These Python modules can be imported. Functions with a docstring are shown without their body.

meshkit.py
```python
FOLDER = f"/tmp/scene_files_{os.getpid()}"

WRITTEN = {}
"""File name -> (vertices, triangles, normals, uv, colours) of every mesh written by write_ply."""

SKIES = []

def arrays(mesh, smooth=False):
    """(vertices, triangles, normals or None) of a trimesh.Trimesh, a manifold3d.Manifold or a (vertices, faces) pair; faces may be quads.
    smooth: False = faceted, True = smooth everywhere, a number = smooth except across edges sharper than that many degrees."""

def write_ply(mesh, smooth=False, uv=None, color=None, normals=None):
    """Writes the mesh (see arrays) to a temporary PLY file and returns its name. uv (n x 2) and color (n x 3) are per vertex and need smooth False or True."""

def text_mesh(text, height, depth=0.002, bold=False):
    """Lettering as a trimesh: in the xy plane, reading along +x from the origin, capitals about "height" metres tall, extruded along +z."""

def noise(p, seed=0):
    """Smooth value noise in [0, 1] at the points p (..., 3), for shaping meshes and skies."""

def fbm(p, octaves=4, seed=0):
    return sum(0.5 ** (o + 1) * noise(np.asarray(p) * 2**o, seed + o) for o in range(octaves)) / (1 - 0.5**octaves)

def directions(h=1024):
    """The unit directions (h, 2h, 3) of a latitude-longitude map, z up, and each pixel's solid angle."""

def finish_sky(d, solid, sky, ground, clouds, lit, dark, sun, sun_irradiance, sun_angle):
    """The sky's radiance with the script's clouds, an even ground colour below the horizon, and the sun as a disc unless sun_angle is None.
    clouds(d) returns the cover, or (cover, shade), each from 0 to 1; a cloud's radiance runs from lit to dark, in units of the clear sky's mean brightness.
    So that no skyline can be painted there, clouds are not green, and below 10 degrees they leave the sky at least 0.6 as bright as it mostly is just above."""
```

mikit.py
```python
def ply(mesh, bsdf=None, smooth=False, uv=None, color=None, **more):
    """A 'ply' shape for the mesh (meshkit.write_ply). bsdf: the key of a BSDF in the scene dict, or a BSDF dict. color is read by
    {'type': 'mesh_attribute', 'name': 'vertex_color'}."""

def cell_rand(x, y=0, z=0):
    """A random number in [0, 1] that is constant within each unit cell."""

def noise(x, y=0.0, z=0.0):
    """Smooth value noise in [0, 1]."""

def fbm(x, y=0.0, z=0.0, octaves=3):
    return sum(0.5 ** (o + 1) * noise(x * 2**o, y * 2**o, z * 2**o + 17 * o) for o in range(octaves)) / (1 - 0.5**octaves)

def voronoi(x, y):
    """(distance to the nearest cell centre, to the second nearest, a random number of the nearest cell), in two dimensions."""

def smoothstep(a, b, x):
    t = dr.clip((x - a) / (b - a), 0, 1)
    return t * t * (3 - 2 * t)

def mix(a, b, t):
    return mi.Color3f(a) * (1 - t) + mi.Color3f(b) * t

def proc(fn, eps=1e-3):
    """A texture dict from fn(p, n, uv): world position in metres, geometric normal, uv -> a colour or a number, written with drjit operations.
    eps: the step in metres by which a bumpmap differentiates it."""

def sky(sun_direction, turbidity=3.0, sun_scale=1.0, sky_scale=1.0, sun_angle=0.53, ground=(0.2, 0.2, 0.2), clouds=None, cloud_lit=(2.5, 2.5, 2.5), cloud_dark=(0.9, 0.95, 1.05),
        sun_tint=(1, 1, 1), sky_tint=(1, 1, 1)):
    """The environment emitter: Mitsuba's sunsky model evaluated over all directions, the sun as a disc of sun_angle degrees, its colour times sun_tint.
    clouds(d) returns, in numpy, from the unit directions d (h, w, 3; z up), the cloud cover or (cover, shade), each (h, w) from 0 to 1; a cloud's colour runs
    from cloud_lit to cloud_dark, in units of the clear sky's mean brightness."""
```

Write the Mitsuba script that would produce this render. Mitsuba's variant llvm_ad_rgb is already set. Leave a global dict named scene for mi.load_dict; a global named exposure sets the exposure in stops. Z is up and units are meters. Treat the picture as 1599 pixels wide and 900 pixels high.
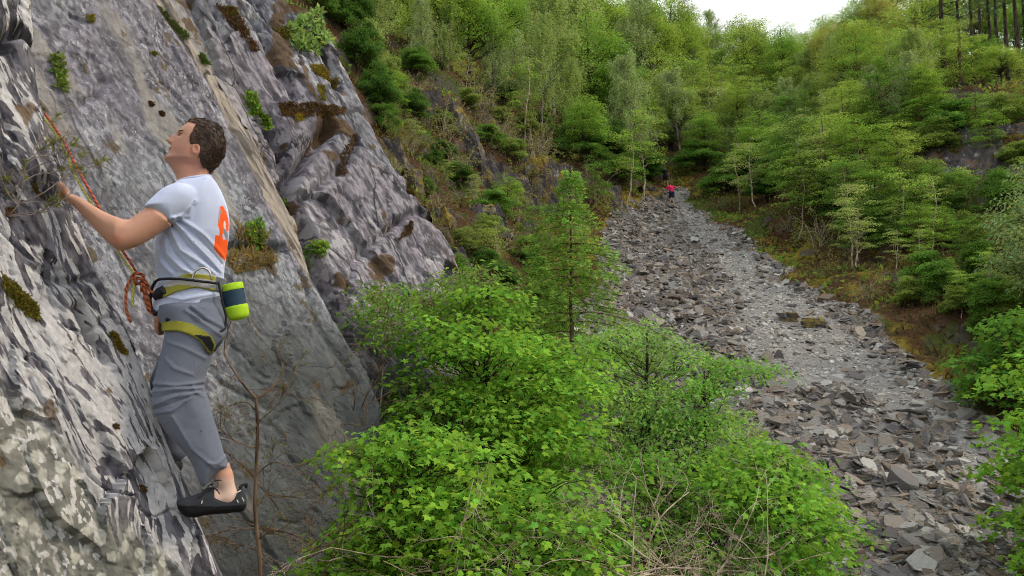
import math, numpy as np, trimesh, mitsuba as mi, mikit, meshkit
import drjit as dr
from scipy.interpolate import RBFInterpolator, RegularGridInterpolator
from scipy.spatial import ConvexHull, cKDTree
from mikit import noise, fbm, voronoi, cell_rand, smoothstep, mix

T = mi.ScalarTransform4f
scene, labels = {}, {}
RNG = np.random.default_rng(7)

# ---------------------------------------------------------------- camera, sky, exposure
F = 1256.0                                   # focal length in pixels of a 1599 x 900 frame
PITCH = math.radians(5.5)
FWD = np.array([0, math.cos(PITCH), math.sin(PITCH)])
UP = np.array([0, -math.sin(PITCH), math.cos(PITCH)])
scene['camera'] = dict(type='perspective', fov=math.degrees(2 * math.atan(799.5 / F)), fov_axis='x', near_clip=0.05, far_clip=2000.0,
                       to_world=T().look_at(origin=[0, 0, 0], target=FWD.tolist(), up=[0, 0, 1]))


def clouds(d):
    n = meshkit.fbm(d * [3, 3, 7] + 5, 4)
    return np.ones(d.shape[:2]), np.clip(0.25 + 0.9 * (n - 0.5), 0, 1)


scene['sky_light'] = mikit.sky((0.75, -0.05, 0.66), turbidity=4, sun_scale=0.30, sun_angle=20, clouds=clouds, cloud_lit=(2.6, 2.6, 2.6), cloud_dark=(1.7, 1.75, 1.85),
                               ground=(0.1, 0.12, 0.06))
exposure = 2.5


# ---------------------------------------------------------------- helpers
def at(px, py, Y):
    """the point at distance Y in front of the camera (world y = Y) that the photograph shows at a pixel"""
    d = np.array([(px - 799.5) / F, 0, 0]) + FWD + UP * ((450 - py) / F)
    return d * (Y / d[1])


def to_px(p):
    p = np.atleast_2d(p)
    f = p @ FWD
    return np.stack([799.5 + F * p[:, 0] / f, 450 - F * (p @ UP) / f], 1)


USED = {}


def key_for(name):
    n = USED.get(name, 0)
    USED[name] = n + 1
    return name if n == 0 else f'{name}_{n:03d}'


def thing(name, label, cat, group=None):
    k = key_for(name)
    labels[k] = dict(label=label, category=cat)
    if group:
        labels[k]['group'] = group
    return k


def kind(k, what, label=None, cat=None, group=None):
    labels[k] = dict(kind=what)
    if label:
        labels[k]['label'] = label
    if cat:
        labels[k]['category'] = cat
    if group:
        labels[k]['group'] = group


def put(key, mesh, bsdf, smooth=False, **kw):
    scene[key] = mikit.ply(mesh, bsdf, smooth, **kw)
    return key


def part(parent, name, mesh, bsdf, smooth=False, **kw):
    return put(key_for(parent + '__' + name), mesh, bsdf, smooth, **kw)


def join(meshes):
    """(vertices, faces) pairs as one"""
    v, f, n = [], [], 0
    for a, b in meshes:
        v.append(a)
        f.append(np.asarray(b) + n)
        n += len(a)
    return np.vstack(v), np.vstack(f)


def unit(v):
    v = np.asarray(v, float)
    return v / (np.linalg.norm(v, axis=-1, keepdims=True) + 1e-12)


def tube(points, radii, sides=6, cap=True):
    p = np.asarray(points, float)
    r = np.broadcast_to(np.asarray(radii, float), (len(p),))
    t = unit(np.gradient(p, axis=0))
    a = np.zeros_like(p)
    ref = np.array([0.31, 0.2, 0.93]) if abs(t[0] @ [0.31, 0.2, 0.93]) < 0.9 else np.array([1.0, 0, 0])
    for i in range(len(p)):
        ref = unit(ref - t[i] * (ref @ t[i]))
        a[i] = ref
    b = np.cross(t, a)
    ang = np.arange(sides) * 2 * np.pi / sides
    v = p[:, None] + r[:, None, None] * (np.cos(ang)[None, :, None] * a[:, None] + np.sin(ang)[None, :, None] * b[:, None])
    i, j = np.meshgrid(np.arange(len(p) - 1), np.arange(sides), indexing='ij')
    j2 = (j + 1) % sides
    q0, q1, q2, q3 = i * sides + j, i * sides + j2, (i + 1) * sides + j2, (i + 1) * sides + j
    f = np.concatenate([np.stack([q0, q1, q2], -1).reshape(-1, 3), np.stack([q0, q2, q3], -1).reshape(-1, 3)])
    v = v.reshape(-1, 3)
    if cap:
        n = len(v)
        v = np.vstack([v, p[:1], p[-1:]])
        k = np.arange(sides)
        k2 = (k + 1) % sides
        e = (len(p) - 1) * sides
        f = np.vstack([f, np.stack([k2, k, k * 0 + n], 1), np.stack([e + k, e + k2, k * 0 + n + 1], 1)])
    return v, f


def spline(pts, n):
    """a smooth line through the points"""
    pts = np.asarray(pts, float)
    if len(pts) < 3:
        return pts[0] + np.linspace(0, 1, n)[:, None] * (pts[-1] - pts[0])
    s = np.concatenate([[0], np.cumsum(np.linalg.norm(np.diff(pts, axis=0), axis=1))])
    from scipy.interpolate import CubicSpline, PchipInterpolator
    return PchipInterpolator(s, pts)(np.linspace(0, s[-1], n))


def inside(poly, x, y):
    poly = np.asarray(poly, float)
    r = np.zeros(np.shape(x), bool)
    for (x0, y0), (x1, y1) in zip(poly, np.roll(poly, -1, 0)):
        c = (y0 > y) != (y1 > y)
        r ^= c & (x < (x1 - x0) * (y - y0) / (y1 - y0 + 1e-12) + x0)
    return r


def sdist(poly, x, y):
    """distance to a polygon's outline, negative inside"""
    poly = np.asarray(poly, float)
    d = np.full(np.shape(x), 1e9)
    for (x0, y0), (x1, y1) in zip(poly, np.roll(poly, -1, 0)):
        ex, ey = x1 - x0, y1 - y0
        t = np.clip(((x - x0) * ex + (y - y0) * ey) / (ex * ex + ey * ey + 1e-12), 0, 1)
        d = np.minimum(d, np.hypot(x - x0 - t * ex, y - y0 - t * ey))
    return np.where(inside(poly, x, y), -d, d)


def nfbm(p, octaves=4, seed=0):
    return meshkit.fbm(np.asarray(p, float) + 1000.0, octaves, seed) - 0.5


def grid_faces(nu, nv):
    i, j = np.meshgrid(np.arange(nu - 1), np.arange(nv - 1), indexing='ij')
    a, b, c, d = i * nv + j, (i + 1) * nv + j, (i + 1) * nv + j + 1, i * nv + j + 1
    return np.concatenate([np.stack([a, b, c], -1).reshape(-1, 3), np.stack([a, c, d], -1).reshape(-1, 3)])


# ---------------------------------------------------------------- materials
def rgb(*c):
    return {'type': 'rgb', 'value': list(map(float, c))}


def mat(name, color, rough=0.8, bump=None, bump_scale=0.01, eps=2e-3, spec=0.3, two=True, **kw):
    b = dict(type='principled', base_color=mikit.proc(color) if callable(color) else color, roughness=rough if not callable(rough) else mikit.proc(rough), specular=spec, **kw)
    if bump:
        b = dict(type='bumpmap', arbitrary=mikit.proc(bump, eps), scale=bump_scale, bsdf=b)
    scene[name] = dict(type='twosided', bsdf=b) if two else b
    return name


VC = {'type': 'mesh_attribute', 'name': 'vertex_color'}


# ---------------------------------------------------------------- terrain
SA, SB = -8.5, 0.345                         # the scree lies near z = SA + SB * y


def on_scree(px, py):
    d = np.array([(px - 799.5) / F, 0, 0]) + FWD + UP * ((450 - py) / F)
    return d * (SA / (d[2] - SB * d[1])) if d[2] < SB * d[1] else None


CTRL = [on_scree(*q) for q in [(1050, 312), (1000, 360), (940, 400), (940, 500), (1000, 450), (1100, 400), (1180, 420), (1150, 550), (1280, 500), (1300, 650), (1410, 590),
                               (1400, 750), (1520, 690), (1500, 850), (1300, 850), (1100, 700), (1000, 600), (1400, 1000), (1000, 800)]]
CTRL += [at(*q) for q in [
    (1599, 600, 22.5), (1500, 520, 26.5), (1400, 430, 34), (1260, 385, 43), (1110, 318, 59), (1599, 420, 30), (1599, 310, 37), (1450, 310, 40.5), (1250, 300, 54), (1120, 285, 64),
    (1599, 195, 40), (1420, 190, 45), (1330, 200, 52), (1500, 140, 50), (1599, 140, 47), (1500, 130, 62), (1599, 135, 58), (1500, 190, 95), (1650, 700, 19),
    (1050, 275, 67), (1050, 205, 84), (1200, 190, 85), (1000, 190, 80), (1100, 150, 110), (1300, 170, 100), (800, 130, 90), (640, 110, 85), (600, 0, 120), (900, 90, 120),
    (860, 178, 61), (850, 300, 51), (720, 150, 52), (650, 110, 50), (640, 200, 40), (700, 330, 33), (740, 420, 27), (790, 500, 24), (830, 400, 36), (900, 330, 46), (900, 440, 35),
    (860, 540, 25), (560, 60, 42), (930, 250, 62), (980, 330, 55)]]
CTRL += [np.array(q, float) for q in [(-5, 11, -6.5), (-4, 15, -4.5), (0, 8, -7.2), (5, 9, -6.4), (9, 10, -5.6), (0, 0, -7.6), (0, -15, -8), (20, 0, -4), (-20, 0, 6), (-9, 16, 5), (-14, 20, 14),
                                     (-12, 30, 17), (-25, 10, 20), (25, 15, 2), (40, 30, 14), (60, 60, 26), (-40, 60, 36), (-60, 100, 48), (60, 130, 26), (0, 160, 34), (-30, -10, 12), (18, 12, -2.5),
                                     (110, 60, 32), (110, 160, 30), (-110, 60, 60), (-110, 160, 60), (0, 230, 34), (30, -20, -4)]]
CTRL = np.array(CTRL)
_rbf = RBFInterpolator(CTRL[:, :2], CTRL[:, 2], kernel='linear', smoothing=0.02, degree=1)


def axis(lo, a, b, hi, step):
    mid = np.arange(a, b, step)
    g = lambda n, r: np.cumsum(step * r ** np.arange(n))
    n = 60
    left, right = a - g(n, 1.09)[::-1], mid[-1] + g(n, 1.09)
    out = np.concatenate([left[left > lo], mid, right[right < hi]])
    return np.concatenate([[lo], out, [hi]])


GX, GY = axis(-420, -16, 34, 420, 0.32), axis(-60, 7, 72, 620, 0.32)
gx, gy = np.meshgrid(GX, GY, indexing='ij')
_cx, _cy = np.clip(gx, -115, 115), np.clip(gy, -18, 235)
_lx, _ly = np.linspace(-116, 116, 160), np.linspace(-20, 236, 170)
_q = np.stack(np.meshgrid(_lx, _ly, indexing='ij'), -1).reshape(-1, 2)
_coarse = RegularGridInterpolator((_lx, _ly), _rbf(_q).reshape(len(_lx), len(_ly)), method='cubic')
gz = _coarse(np.stack([_cx, _cy], -1).reshape(-1, 2)).reshape(gx.shape)
gz += np.maximum(0, np.hypot(gx - _cx, gy - _cy)) * -0.02

px2w = lambda pts: np.array([on_scree(*q)[:2] for q in pts])
SCREE = px2w([(1035, 309), (1066, 308), (1120, 350), (1190, 408), (1240, 450), (1300, 495), (1420, 585), (1490, 635), (1545, 700), (1562, 800), (1562, 1000), (1200, 1000), (880, 760), (870, 560), (925, 480),
              (928, 410), (965, 355)])
TRACK = px2w([(1043, 309), (1066, 308), (1120, 350), (1190, 408), (1240, 450), (1300, 500), (1420, 588), (1500, 645), (1400, 650), (1310, 600), (1250, 620), (1170, 580), (1140, 520), (1150, 470), (1120, 415),
              (1075, 360)])
TRACK2 = px2w([(1470, 630), (1545, 700), (1562, 800), (1562, 1000), (1540, 1000), (1525, 800), (1470, 690)])


def scree_d(x, y):
    """distance to the ragged edge of the scree, negative on it"""
    q = np.stack([x, y, np.zeros_like(x)], -1)
    return sdist(SCREE, x, y) + 2.2 * nfbm(q * 0.28, 3, 51) + 0.8 * nfbm(q * 1.1, 2, 52)


GRID_S = scree_d(gx, gy)
GRID_T = np.minimum(sdist(TRACK, gx, gy), sdist(TRACK2, gx, gy))
_off = np.clip(GRID_S / 3, 0, 1)
_p = np.stack([gx, gy, gz * 0], -1)
gz += nfbm(_p * 0.25, 4, 3) * (0.5 + 2.2 * _off) + nfbm(_p * 1.1, 3, 4) * (0.25 + 0.5 * _off)
gz += np.where(GRID_S < 0, 0.25 * nfbm(_p * 0.8, 2, 9), 0)
# the quarried steps of the far banks: the slope breaks into ledges
_step = nfbm(_p * 0.12, 3, 6) * 3
_h = (gz + _step) / 2.4
_led = (np.floor(_h) + np.clip((_h - np.floor(_h) - 0.3) / 0.3, 0, 1)) * 2.4 - _step
gz += np.clip(_off, 0, 1) * np.clip((gy - 16) / 8, 0, 1) * 0.6 * (_led - gz)
_ground = RegularGridInterpolator((GX, GY), gz, bounds_error=False, fill_value=None)


def ground_z(x, y):
    return _ground(np.stack([np.asarray(x, float), np.asarray(y, float)], -1))


def hit(px, py, y0=8.0, y1=160.0):
    """where the view ray of a pixel meets the ground"""
    Y = np.geomspace(y0, y1, 1500)
    d = at(px, py, 1.0)
    P = Y[:, None] * d
    k = np.nonzero(P[:, 2] < ground_z(P[:, 0], P[:, 1]))[0]
    return P[k[0]] if len(k) else P[-1]


scree_mask = np.clip(0.5 - GRID_S / 1.6, 0, 1)
track_mask = np.clip(0.5 - GRID_T / 1.2, 0, 1)


def ground_color(p, n, uv):
    f1, f2 = fbm(p.x * 0.35, p.y * 0.35, p.z * 0.35, 4), fbm(p.x * 1.7 + 9, p.y * 1.7, p.z * 1.7, 4)
    fine = fbm(p.x * 9, p.y * 9, p.z * 9, 3)
    litter = mix((0.03, 0.019, 0.011), (0.115, 0.066, 0.032), fine)
    moss = mix((0.07, 0.065, 0.012), (0.27, 0.205, 0.03), fbm(p.x * 4, p.y * 4, p.z * 4 + 3, 3))
    grass = mix((0.03, 0.055, 0.012), (0.08, 0.13, 0.025), fine)
    c = mix(litter, moss, smoothstep(0.47, 0.60, f1 * 0.5 + f2 * 0.5))
    c = mix(c, grass, smoothstep(0.52, 0.62, fbm(p.x * 0.5 + 40, p.y * 0.5, p.z * 0.5, 3)) * 0.7)
    steep = smoothstep(0.62, 0.45, dr.abs(n.z)) * smoothstep(0.42, 0.55, f2)
    stone = mix((0.03, 0.028, 0.03), (0.135, 0.12, 0.115), fine)
    c = mix(c, stone, steep * 0.75)
    dust = mix((0.09, 0.08, 0.075), (0.20, 0.185, 0.17), fine)
    gravel = mix((0.15, 0.148, 0.142), (0.28, 0.275, 0.265), fine)
    c = mix(c, dust, smoothstep(0.25, 0.7, uv.x + (f2 - 0.5) * 0.9))
    return mix(c, gravel, smoothstep(0.2, 0.8, uv.y + (f2 - 0.5) * 0.9) * smoothstep(0.2, 0.5, uv.x))


mat('ground_mat', ground_color, 0.95, lambda p, n, uv: fbm(p.x * 7, p.y * 7, p.z * 7, 4) + 0.4 * noise(p.x * 40, p.y * 40, p.z * 40), 0.10, 8e-3, spec=0.1)
gv = np.stack([gx, gy, gz], -1).reshape(-1, 3)
put('hillside', (gv, grid_faces(*gx.shape)), 'ground_mat', True, uv=np.stack([scree_mask.ravel(), track_mask.ravel()], 1))
kind('hillside', 'structure')


# ---------------------------------------------------------------- the quarried slate cliff
def facets(uu, vv, su, sv, tilt, step, seed):
    """split slate: flat flakes of su x sv metres, each with its own slight tilt and height, broken edges between them"""
    r = np.random.default_rng(seed)
    w = 0.16 * nfbm(np.stack([uu / su * 1.4, vv / sv * 1.4, uu * 0], -1), 3, seed)
    x, y = uu / su + w, vv / sv + w * 0.6
    gx_, gy_ = np.meshgrid(np.arange(np.floor(x.min()) - 1, x.max() + 2), np.arange(np.floor(y.min()) - 1, y.max() + 2), indexing='ij')
    c = np.stack([gx_.ravel(), gy_.ravel()], 1) + r.uniform(0, 1, (gx_.size, 2))
    i = cKDTree(c).query(np.stack([x.ravel(), y.ravel()], 1))[1].reshape(x.shape)
    g, h0 = r.normal(0, tilt, (len(c), 2)), r.uniform(-step, step, len(c))
    return h0[i] + g[i, 0] * (x - c[i, 0]) * su + g[i, 1] * (y - c[i, 1]) * sv * 0.5


PL_A = [(0, 450, 2.96), (105, 300, 3.19), (330, 850, 3.46), ((126, 352), (330, 845))]
PL_B = [(150, 100, 7.4), (590, 620, 9.2), (420, 880, 8.0), ((243, 0), (530, 505))]
PL_C = [(300, 20, 11.4), (560, 140, 12.8), (700, 480, 12.4), ((548, 112), (700, 368))]


def frame(pl):
    """origin, across and down-the-cleavage directions of a rock face through three points"""
    a, b, c = (at(*q) for q in pl[:3])
    n = unit(np.cross(b - a, c - a))
    n = n if n[1] < 0 else -n
    v = np.array([0, 0, -1.0])
    if len(pl) > 3:
        p, q = (at(x, y, 1.0) for x, y in pl[3])
        v = q * ((a @ n) / (q @ n)) - p * ((a @ n) / (p @ n))
    v = unit(v - n * (v @ n))
    u = np.cross(v, n)
    return a, (u if u[0] > 0 else -u), v


def local(pl):
    a, u, v = frame(pl)
    return lambda p: ((p.x - a[0]) * u[0] + (p.y - a[1]) * u[1] + (p.z - a[2]) * u[2], (p.x - a[0]) * v[0] + (p.y - a[1]) * v[1] + (p.z - a[2]) * v[2])


la, lb, lc = local(PL_A), local(PL_B), local(PL_C)


def rough_wall(key, poly_px, plane_px, res, disp, edge=0.25, steep=3.0, thick=4.0, wobble=0.05, bsdf=None, back=(0, 1, 0), cuts=(), calm=0.5):
    """a slab of rock: its outline on its own tilted plane, its face broken by disp(u, v, d) and by cracks, its sides running back into the hill"""
    a, u, v = frame(plane_px)
    n = np.cross(u, v)
    n = n if n[1] < 0 else -n

    def on_plane(px, py):
        d = at(px, py, 1.0)
        return d * ((a @ n) / (d @ n))
    flat = lambda pts: np.array([((on_plane(*q) - a) @ u, (on_plane(*q) - a) @ v) for q in pts])
    poly = flat(poly_px)
    m = thick / steep + 3 * res
    lo, hi = poly.min(0) - m, poly.max(0) + m
    U, V = np.arange(lo[0], hi[0], res), np.arange(lo[1], hi[1], res)
    uu, vv = np.meshgrid(U, V, indexing='ij')
    d = sdist(poly, uu, vv)
    d += wobble * (2 * nfbm(np.stack([uu * 2.2, vv * 1.1, uu * 0], -1), 4, 11) + 0.5 * np.sign(nfbm(np.stack([uu * 7, vv * 2.5, uu * 0], -1), 2, 12)))
    h = disp(uu, vv, d) * np.clip(0.25 - d / calm, 0, 1)
    for line, depth, width in cuts:
        q = flat(line)
        e = np.full(uu.shape, 9.0)
        for p0, p1 in zip(q[:-1], q[1:]):
            w = p1 - p0
            t = np.clip(((uu - p0[0]) * w[0] + (vv - p0[1]) * w[1]) / (w @ w), 0, 1)
            e = np.minimum(e, np.hypot(uu - p0[0] - t * w[0], vv - p0[1] - t * w[1]))
        e = e * (1 + 1.6 * nfbm(np.stack([uu * 3 / width * 0.1, vv * 2 / width * 0.1, uu * 0], -1), 3, 14))
        h = h - depth * np.exp(-(e / width) ** 2)
    t = np.clip(1 + d / edge, 0, 1)
    round_ = edge * (1 - np.sqrt(np.clip(1 - t * t, 0, 1)))
    w = a + uu[..., None] * u + vv[..., None] * v + (h - round_)[..., None] * n + np.clip(d * steep, 0, thick)[..., None] * unit(back)
    fc = grid_faces(*uu.shape)
    fc = fc[d.ravel()[fc].min(1) < m]
    used, fc = np.unique(fc, return_inverse=True)
    put(key, (w.reshape(-1, 3)[used], fc.reshape(-1, 3)), bsdf, True)
    kind(key, 'structure')
    hi_ = RegularGridInterpolator((U, V), h - round_, bounds_error=False, fill_value=0.0)

    def surf(px, py):
        """points of the face that the photograph shows at these pixels"""
        q = np.array([on_plane(x, y) for x, y in zip(np.atleast_1d(px), np.atleast_1d(py))])
        return q + hi_(np.stack([(q - a) @ u, (q - a) @ v], -1))[:, None] * n
    return dict(n=n, u=u, v=v, surf=surf)


def strata(uu, vv, d, seed, step=0.06, coarse=0.25, fine=0.02, skew=0.25, joint=0.5):
    """cleavage steps that run down the dip, cross joints, and a fine grain"""
    q = np.stack([uu + skew * vv * 0, vv, uu * 0], -1)
    warp = nfbm(q * [0.9, 0.35, 1], 3, seed) * 1.2
    s = (uu + warp) / 0.55
    k = np.floor(s)
    fr = s - k
    lvl = meshkit.noise(np.stack([k + 0.5, np.floor((vv + 0.7 * warp) / 1.7) + 0.5, k * 0], -1) + 500.0, seed + 1)
    ledge = step * (lvl * 2 - 1) - step * 0.8 * np.clip(1 - fr / 0.06, 0, 1)
    h = ledge + coarse * nfbm(q * [0.8, 0.4, 1], 4, seed + 2) + 0.35 * coarse * nfbm(q * [2.6, 1.0, 1], 4, seed + 3)
    tt = nfbm(q * [6, 1.6, 1], 4, seed + 4)
    h += fine * 2 * tt + fine * 1.2 * np.floor(nfbm(q * [5, 2.2, 1], 3, seed + 5) * 9) / 3
    crack = np.abs(nfbm(q * [1.6, 0.7, 1], 3, seed + 6))
    h -= joint * 0.12 * np.clip(1 - crack / 0.012, 0, 1)
    return h


def col_a(p, n, uv):
    u, v = la(p)
    w = (fbm(u * 3, v * 1.2, 1.0, 3) - 0.5) * 0.25
    dark = mix((0.05, 0.048, 0.06), (0.21, 0.20, 0.225), smoothstep(0.25, 0.75, fbm(u * 60, v * 20, p.y * 9, 4)))
    streak = fbm((u + w) * 80, v * 9, 3.0, 4)
    big = fbm((u + w) * 7 + 2, v * 1.6, 5.0, 3)
    nib = noise((u + w) * 170, v * 32, 1.0)
    lich = smoothstep(0.50, 0.535, streak * 0.66 + big * 0.34 + 0.17 * (nib - 0.5) + 0.028)
    white = mix((0.36, 0.355, 0.365), (0.66, 0.645, 0.645), fbm(u * 90, v * 50, 0.0, 3))
    c = mix(dark, white, lich)
    # the lower left of the face: grey green stone with round lichens
    low = smoothstep(0.2, 0.55, (v - 0.36) * 1.0 - u * 2.6 + (big - 0.5) * 0.7)
    d1, d2, r = voronoi(u * 17 + w * 3, v * 15)
    spots = smoothstep(0.45, 0.25, d1 + (streak - 0.5) * 0.6) * smoothstep(0.4, 0.55, r)
    stone = mix((0.06, 0.065, 0.06), (0.30, 0.295, 0.255), fbm(u * 34, v * 28, 2.0, 5))
    stone = mix(stone, mix((0.36, 0.35, 0.31), (0.58, 0.58, 0.50), fbm(u * 60, v * 60, 0.0, 2)), spots * 0.9)
    stone = mix(stone, (0.58, 0.565, 0.55), smoothstep(0.55, 0.64, fbm(u * 60, v * 34, 1.0, 5)) * smoothstep(0.42, 0.58, big))
    c = mix(c, stone, low)
    rust = smoothstep(0.76, 0.82, fbm(u * 9 + 30, v * 6, 8.0, 4))
    return mix(c, mix((0.07, 0.035, 0.015), (0.17, 0.10, 0.03), fbm(u * 60, v * 60, 0.0, 2)), rust * 0.8) * mi.Color3f(0.86, 0.89, 0.92)


def col_b(p, n, uv):
    u, v = lb(p)
    f = fbm(u * 0.9, v * 0.5, 2.0, 4)
    grain = fbm(u * 34, v * 20, p.y * 16, 4)
    fine = noise(u * 85, v * 60, p.y * 50)
    purple = mix((0.135, 0.125, 0.15), (0.37, 0.35, 0.395), smoothstep(0.2, 0.8, grain))
    blue = mix((0.17, 0.18, 0.205), (0.45, 0.465, 0.50), smoothstep(0.2, 0.8, grain))
    c = mix(purple, blue, smoothstep(0.46, 0.58, f))
    c = mix(c, (0.62, 0.615, 0.625), smoothstep(0.56, 0.66, fbm(u * 30, v * 16, 6.0, 5)) * smoothstep(0.4, 0.6, fbm(u * 2.2, v * 1.2, 3.0, 3)) * 0.6)
    c = mix(c, (0.06, 0.058, 0.065), smoothstep(0.60, 0.70, fbm(u * 34, v * 10, 12.0, 4)) * 0.55)
    e1, e2, er = voronoi(u * 1.5 + (f - 0.5) * 1.6, v * 0.55 + (grain - 0.5) * 0.25)
    c = mix(c, (0.045, 0.043, 0.05), smoothstep(0.035, 0.008, e2 - e1) * smoothstep(0.45, 0.55, fbm(u * 1.1, v * 0.9, 7.0, 2)) * 0.8)
    c = mix(c, (0.62, 0.60, 0.61), smoothstep(0.72, 0.86, fine) * smoothstep(0.4, 0.55, grain) * 0.8)
    c = mix(c, (0.12, 0.11, 0.135), smoothstep(0.60, 0.72, fbm(u * 13 + 4, v * 6, 1.0, 5)) * 0.6)
    c = mix(c, (0.085, 0.08, 0.095), smoothstep(0.74, 0.84, noise(u * 55 + 7, v * 24, p.y * 20)) * 0.5)
    c = mix(c, (0.075, 0.073, 0.083), smoothstep(0.52, 0.66, fbm(u * 3.2, v * 0.8, 21.0, 4)) * 0.45)
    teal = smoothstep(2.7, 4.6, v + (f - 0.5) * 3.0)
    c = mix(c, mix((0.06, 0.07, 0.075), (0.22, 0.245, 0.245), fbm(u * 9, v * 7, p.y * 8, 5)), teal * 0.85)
    tan = smoothstep(0.64, 0.72, fbm(u * 2.4 + 8, v * 0.7, 3.0, 3))
    c = mix(c, mix((0.30, 0.275, 0.24), (0.50, 0.46, 0.40), grain), tan * 0.6)
    brown = smoothstep(0.70, 0.76, fbm(u * 7 + 17, v * 5, 4.0, 4))
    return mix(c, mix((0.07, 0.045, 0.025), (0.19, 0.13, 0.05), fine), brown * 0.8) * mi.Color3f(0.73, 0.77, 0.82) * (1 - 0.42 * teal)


def col_rib(p, n, uv):
    u, v = lb(p)
    grain = fbm(u * 30, v * 4, p.y * 6, 4)
    c = mix((0.30, 0.27, 0.235), (0.56, 0.51, 0.45), grain)
    c = mix(c, (0.17, 0.155, 0.155), smoothstep(0.58, 0.66, fbm(u * 34, v * 2.5, 4.0, 4)) * 0.8)
    return mix(c, (0.15, 0.12, 0.05), smoothstep(0.66, 0.74, fbm(u * 6, v * 4, 9.0, 4)) * 0.7) * 0.8


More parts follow.
